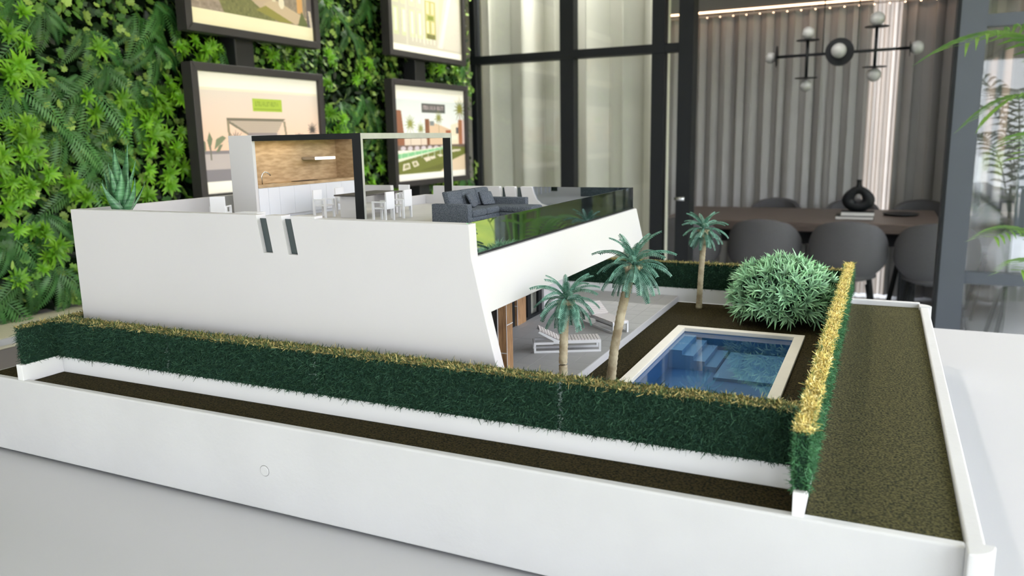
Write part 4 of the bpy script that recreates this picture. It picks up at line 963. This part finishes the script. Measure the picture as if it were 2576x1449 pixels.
def tilted(nm, ya, yb, x0_, z0_, th, hgt, lean, rz=0.):
    m = MB(U); cxx, cyy = x0_, (ya+yb)/2; vs_ = []
    def q(lx, ly, lz):
        lx2 = lx-lean*lz; X = lx2*math.cos(rz)-ly*math.sin(rz); Y = lx2*math.sin(rz)+ly*math.cos(rz); return (cxx+X, cyy+Y, z0_+lz)
    h = (yb-ya)/2
    m.hexa([q(0, -h, 0), q(th, -h, 0), q(th, h, 0), q(0, h, 0), q(0, -h, hgt), q(th, -h, hgt), q(th, h, hgt), q(0, h, hgt)])
    return m.build(nm, M['sofa'], so, smooth=True, bevel=.009*S, seg=4)
for ya, yb in ((3.128, 3.262), (3.266, 3.40), (3.404, 3.540)): tilted('back_cushion', ya, yb, -1.815, -.313, .034, .082, .28)
for yc, rz, lb, x in ((3.30, .35, 'small grey cushion leaning on the middle of the sofa', -1.765), (3.45, -.3, 'small grey cushion at the chaise end of the sofa', -1.76)):
    c = thing('cushion', lb, 'cushion', U(x, yc, -.312), group='small sofa cushions')
    m = MB(U); hw = .042; vs_ = []
    for sx in (0, 1):
        for ly, lz in ((-hw, 0), (hw, 0), (hw, .062), (-hw, .062)):
            lx = sx*.016-.5*lz; vs_.append((x+lx*math.cos(rz)-ly*math.sin(rz), yc+lx*math.sin(rz)+ly*math.cos(rz), -.311+lz))
    m.add(vs_, [(0, 1, 2, 3), (7, 6, 5, 4), (0, 4, 5, 1), (1, 5, 6, 2), (2, 6, 7, 3), (3, 7, 4, 0)])
    m.build('cushion_body', M['sofa'], c, smooth=True, bevel=.0065*S, seg=3)

ag = thing('succulent', 'spiky green succulent at the left corner of the roof terrace', 'plant', U(-3.15, 2.48, RF))
MB(U).lathe([(.05, 0), (.055, .01), (.062, .065), (.056, .068), (.02, .066)], (-3.15, 2.48, RF), 18).build('pot', M['white'], ag, smooth=True)
def agave_leaf(az, el, Lg, wd, bend):
    n = 10; V = []; F = []
    for i in range(n+1):
        t = i/n; a = el+bend*t; 
        w_ = wd*(1.15+.55*math.sin(math.pi*min(1, t*1.25)))*(1-t**1.9)+.0006; th = .010*(1-t)+.001
        if i == 0: p_ = np.array([0., 0., .0])
        else: p_ = p_+np.array([math.cos(a), 0, math.sin(a)])*Lg/n
        nx = np.array([-math.sin(a), 0, math.cos(a)])
        V += [p_+np.array([0, -w_, 0])+nx*w_*.35, p_-nx*th*.6, p_+np.array([0, w_, 0])+nx*w_*.35, p_+nx*th*.5]
    for i in range(n):
        for k in range(4): F.append((i*4+k, i*4+(k+1) % 4, (i+1)*4+(k+1) % 4, (i+1)*4+k))
    V = np.array(V)*S*1.18; c, s_ = math.cos(az), math.sin(az); V = V @ np.array([[c, s_, 0], [-s_, c, 0], [0, 0, 1]])
    npmesh('leaf', V+np.array(ag.location)+np.array([0, 0, .066*S]), np.array(F), M['agave'], None, ag, smooth=True)
for az, el, Lg, wd, bd in ((-2.2, 1.25, .22, .024, .35), (-1.2, 1.2, .20, .026, .25), (-.4, 1.05, .20, .024, .5), (.5, 1.2, .24, .02, .1), (1.6, 1.3, .29, .022, .12), (2.6, 1.3, .26, .020, -.1), (3.4, 1.0, .20, .02, .5), (-1.7, .85, .16, .026, .5), (-.75, 1.35, .28, .022, .1), (-2.8, .75, .17, .018, .75), (0, .55, .19, .014, .9), (1.1, .7, .17, .016, .5), (2.1, .8, .18, .016, .6), (-.1, .75, .2, .012, .9), (3.0, .3, .15, .008, 1.0)):
    agave_leaf(az, el, Lg, wd, bd)

# ================================================================ MODEL: loungers, palms, shrub
def lounger():
    t = thing('sun_lounger', 'x', 'lounger')
    def m(): return MB(lambda x, y, z: (x*S, y*S, z*S))
    for sy in (-1, 1):
        y = .046*sy; a_, b_ = min(y, y-.010*sy), max(y, y-.010*sy)
        m().box(0, a_, 0, .309, b_, .010).build('bottom_bar', M['lounger'], t, bevel=.0004); m().box(.09, a_, .042, .309, b_, .057).build('side_rail', M['lounger'], t, bevel=.0004)
        m().box(0, a_, .010, .010, b_, .050).build('leg', M['lounger'], t); m().box(.299, a_, .010, .309, b_, .042).build('leg', M['lounger'], t)
        m().box(.010, a_, .040, .09, b_, .050).build('side_rail', M['lounger'], t)
        m().prism([(.10, .050), (.115, .057), (.026, .104), (.020, .096)], a_, b_, 'y').build('back_rail', M['lounger'], t)
    m().box(.0, -.046, .040, .008, .046, .050).build('cross_bar', M['lounger'], t); m().box(.301, -.046, .047, .309, .046, .057).build('cross_bar', M['lounger'], t)
    for k in range(13): m().box(.118+k*.0146, -.046, .0565, .118+k*.0146+.0118, .046, .0615).build('slat', M['slat'], t)
    for k in range(7):
        f0 = (k+.05)/7; f1 = (k+.85)/7; q = lambda f: (.115-.092*f, .060+.048*f)
        (xa, za), (xb, zb2) = q(f0), q(f1); m().prism([(xa, za), (xb, zb2), (xb+.002, zb2+.005), (xa+.002, za+.005)], -.046, .046, 'y').build('slat', M['slat'], t)
    return t
lo = lounger(); TT = -.9644
lo.location = U(-1.418, 3.205, TT); lo.rotation_euler = (0, 0, math.atan2(.143, .274)); lo['label'] = 'white slatted sun lounger near the left palm trunk'; lo['group'] = 'sun loungers on the terrace'
dup(lo, U(-1.378, 3.868, TT), math.atan2(-.204, .241), 'white slatted sun lounger farther back, partly behind the leaning palm', 'sun loungers on the terrace')

def pfrond(e0, e1, Lg, wid):
    """plastic palm frond: out along +X, starts at elevation e0 and droops to e1"""
    V = []; F = []; n = 21; p_ = np.zeros(3); pts = []
    for i in range(n+1):
        t = i/n; a = e0+(e1-e0)*t**.9; d = np.array([math.cos(a), 0, math.sin(a)]); nrm = np.array([-math.sin(a), 0, math.cos(a)])
        pts.append((p_.copy(), d, nrm)); p_ = p_+d*Lg/n
    for i in range(n):
        (pa, d, nr_), (pb, _, _) = pts[i], pts[i+1]; b = len(V); w_ = wid*.13
        V += [pa+[0, -w_, 0], pa+nr_*w_*.8, pa+[0, w_, 0], pb+[0, -w_*.9, 0], pb+nr_*w_*.7, pb+[0, w_*.9, 0]]; F += [(b, b+1, b+4, b+3), (b+1, b+2, b+5, b+4)]
        t = i/n
        if t < .12: continue
        ln = wid*(1.0-.55*t**3)*(.65 if t < .25 else 1)
        for half in (0,):
            q = pa+d*Lg/n*half
            for sg in (-1, 1):
                b = len(V); o_ = np.array([0, sg*1., 0])*.8+d*.5-nr_*.35; wv = d*Lg/n*.36
                V += [q-wv*.9, q+o_*ln*.55-wv, q+o_*ln, q+o_*ln*.55+wv, q+wv*.9, q]; F += [(b, b+1, b+3, b+4), (b+1, b+2, b+2, b+3)]
    F4 = np.array([f for f in F if len(set(f)) == 4]); F3 = [f for f in F if len(set(f)) == 3]
    F3 = np.array([(f[0], f[1], f[3], f[3]) for f in F3])
    me = bpy.data.meshes.new('frond'); me.from_pydata([tuple(v*S) for v in V], [], [tuple(dict.fromkeys(f)) for f in F]); me.materials.append(M['frond']); return me
R_ = math.radians
pf = [pfrond(R_(82), R_(10), .185, .026), pfrond(R_(60), R_(-30), .195, .029), pfrond(R_(34), R_(-58), .19, .030), pfrond(R_(2), R_(-80), .175, .030), pfrond(R_(-30), R_(-88), .15, .029)]
def palm(label, base, pts, rad, crown_scale, seed):
    o = thing('model_palm', label, 'palm', U(*base), group='plastic palms of the model'); g = random.Random(seed)
    pp = []; rr = []; n = 60
    P_ = [Vector(p_) for p_ in pts]
    for i in range(n+1):
        t = i/n*(len(P_)-1); k = min(int(t), len(P_)-2); f = t-k
        q = P_[k].lerp(P_[k+1], f); r0 = rad*(1+.18*math.exp(-i/5)); r0 *= 1+.75*math.exp(-((i/n-.93)/.10)**2); r0 *= 1+(.05 if i % 2 else -.05)
        pp.append(q); rr.append(r0)
    MB(U).tube(pp, rr, 12).build('trunk', M['trunk'], o, smooth=True)
    for k in range(9):                              # stubs of cut fronds under the crown
        a = k*2.4; z = P_[-1]+(P_[-2]-P_[-1])*(.05+.10*(k/9)); r0 = rad*1.7
        MB(U).ball((z.x+r0*math.cos(a), z.y+r0*math.sin(a), z.z), rad*.5, 8, 6).build('frond_stub', M['trunk'], o, smooth=True)
    top = Vector(U(*pts[-1]))-o.location
    rings = ((6, 0, 0), (8, 1, -.002), (9, 2, -.006), (9, 3, -.012), (8, 4, -.02))
    for n_, kind, dz in rings:
        for i in range(n_):
            az = 2*math.pi*(i+.5*(kind % 2))/n_+g.uniform(-.2, .2); sc = crown_scale*g.uniform(.88, 1.1)
            Mx = Matrix.Translation(top+Vector((0, 0, dz*S))) @ Matrix.Rotation(az, 4, 'Z') @ Matrix.Rotation(g.uniform(-.12, .12), 4, 'Y') @ Matrix.Rotation(g.uniform(-.3, .3), 4, 'X') @ Matrix.Scale(sc, 4)
            inst('frond', pf[kind], o, Mx)
palm('plastic palm with an upright trunk in front of the nearer lounger', (-1.066, 2.70, -1.0), [(-1.066, 2.70, -1.0), (-1.070, 2.70, -.85), (-1.064, 2.70, -.70), (-1.056, 2.70, -.598)], .0165, .80, 1)
palm('plastic palm with a leaning trunk beside the pool', (-.962, 2.95, -1.0), [(-.962, 2.95, -1.0), (-.945, 2.95, -.84), (-.915, 2.95, -.68), (-.884, 2.95, -.545), (-.870, 2.95, -.495)], .0185, .92, 2)
palm('slender plastic palm standing alone before the back hedge', (-.939, 4.55, -1.0), [(-.939, 4.55, -1.0), (-.932, 4.55, -.8), (-.922, 4.55, -.62), (-.924, 4.55, -.53)], .0165, .80, 3)

sh = thing('round_shrub', 'big round needle leaved shrub at the back corner of the garden', 'shrub', U(-.455, 4.36, -1.0))
MB(U).tube([(-.455, 4.36, -1.0), (-.455, 4.36, -.78)], [.03, .02], 8).build('stem', M['trunk'], sh)
core = MB(U).ball((-.455, 4.36, -.87), .16, 18, 12, 1.25, 1.1, .95).build('core', M['hedge_core'], sh, smooth=True)
def sprig(seed):
    g = random.Random(seed); parts = []; cols = []
    for k in range(10):
        v, f = leaf_strip(3, .086*g.uniform(.7, 1.2), lambda t: .0070*(.45+.55*math.sin(math.pi*min(1, t*.9+.2)))*(1-t**4*.9), .35, .5)
        az = k*2.4; el = .30+.75*(k/12)+g.uniform(-.1, .1); v = v+np.array([0, .006, .035*(k/12)])
        R3 = np.array(Matrix.Rotation(az, 3, 'Z') @ Matrix.Rotation(math.pi/2-el*.9, 3, 'X')); parts.append((v @ R3.T, f))
        t = (v[:, 1]/.085)[:, None]; cols.append(L_((24, 62, 42))*(1-t)+L_((176, 228, 180))*t**1.5)  # dark leaf bases paint inner shade; pale tips also carry the highlights
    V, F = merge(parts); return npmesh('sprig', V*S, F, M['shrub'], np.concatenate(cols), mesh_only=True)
sp = [sprig(k) for k in range(5)]
for k in range(290):
    t = (k+.5)/290; ph = k*2.39996; ct = 1-1.45*t; st = math.sqrt(max(0, 1-ct*ct)); d = Vector((st*math.cos(ph), st*math.sin(ph), ct))
    j = random.uniform(.80, 1.10); pos = Vector((-.455+.215*d.x*j, 4.36+.21*d.y*j, -.865+(.165 if d.z > 0 else .13)*d.z*j))
    dd = (Vector((d.x, d.y, d.z*1.2+.18))+Vector((random.gauss(0, .15), random.gauss(0, .15), random.gauss(0, .15)))).normalized()
    q = Vector((0, 0, 1)).rotation_difference(dd).to_matrix().to_4x4()
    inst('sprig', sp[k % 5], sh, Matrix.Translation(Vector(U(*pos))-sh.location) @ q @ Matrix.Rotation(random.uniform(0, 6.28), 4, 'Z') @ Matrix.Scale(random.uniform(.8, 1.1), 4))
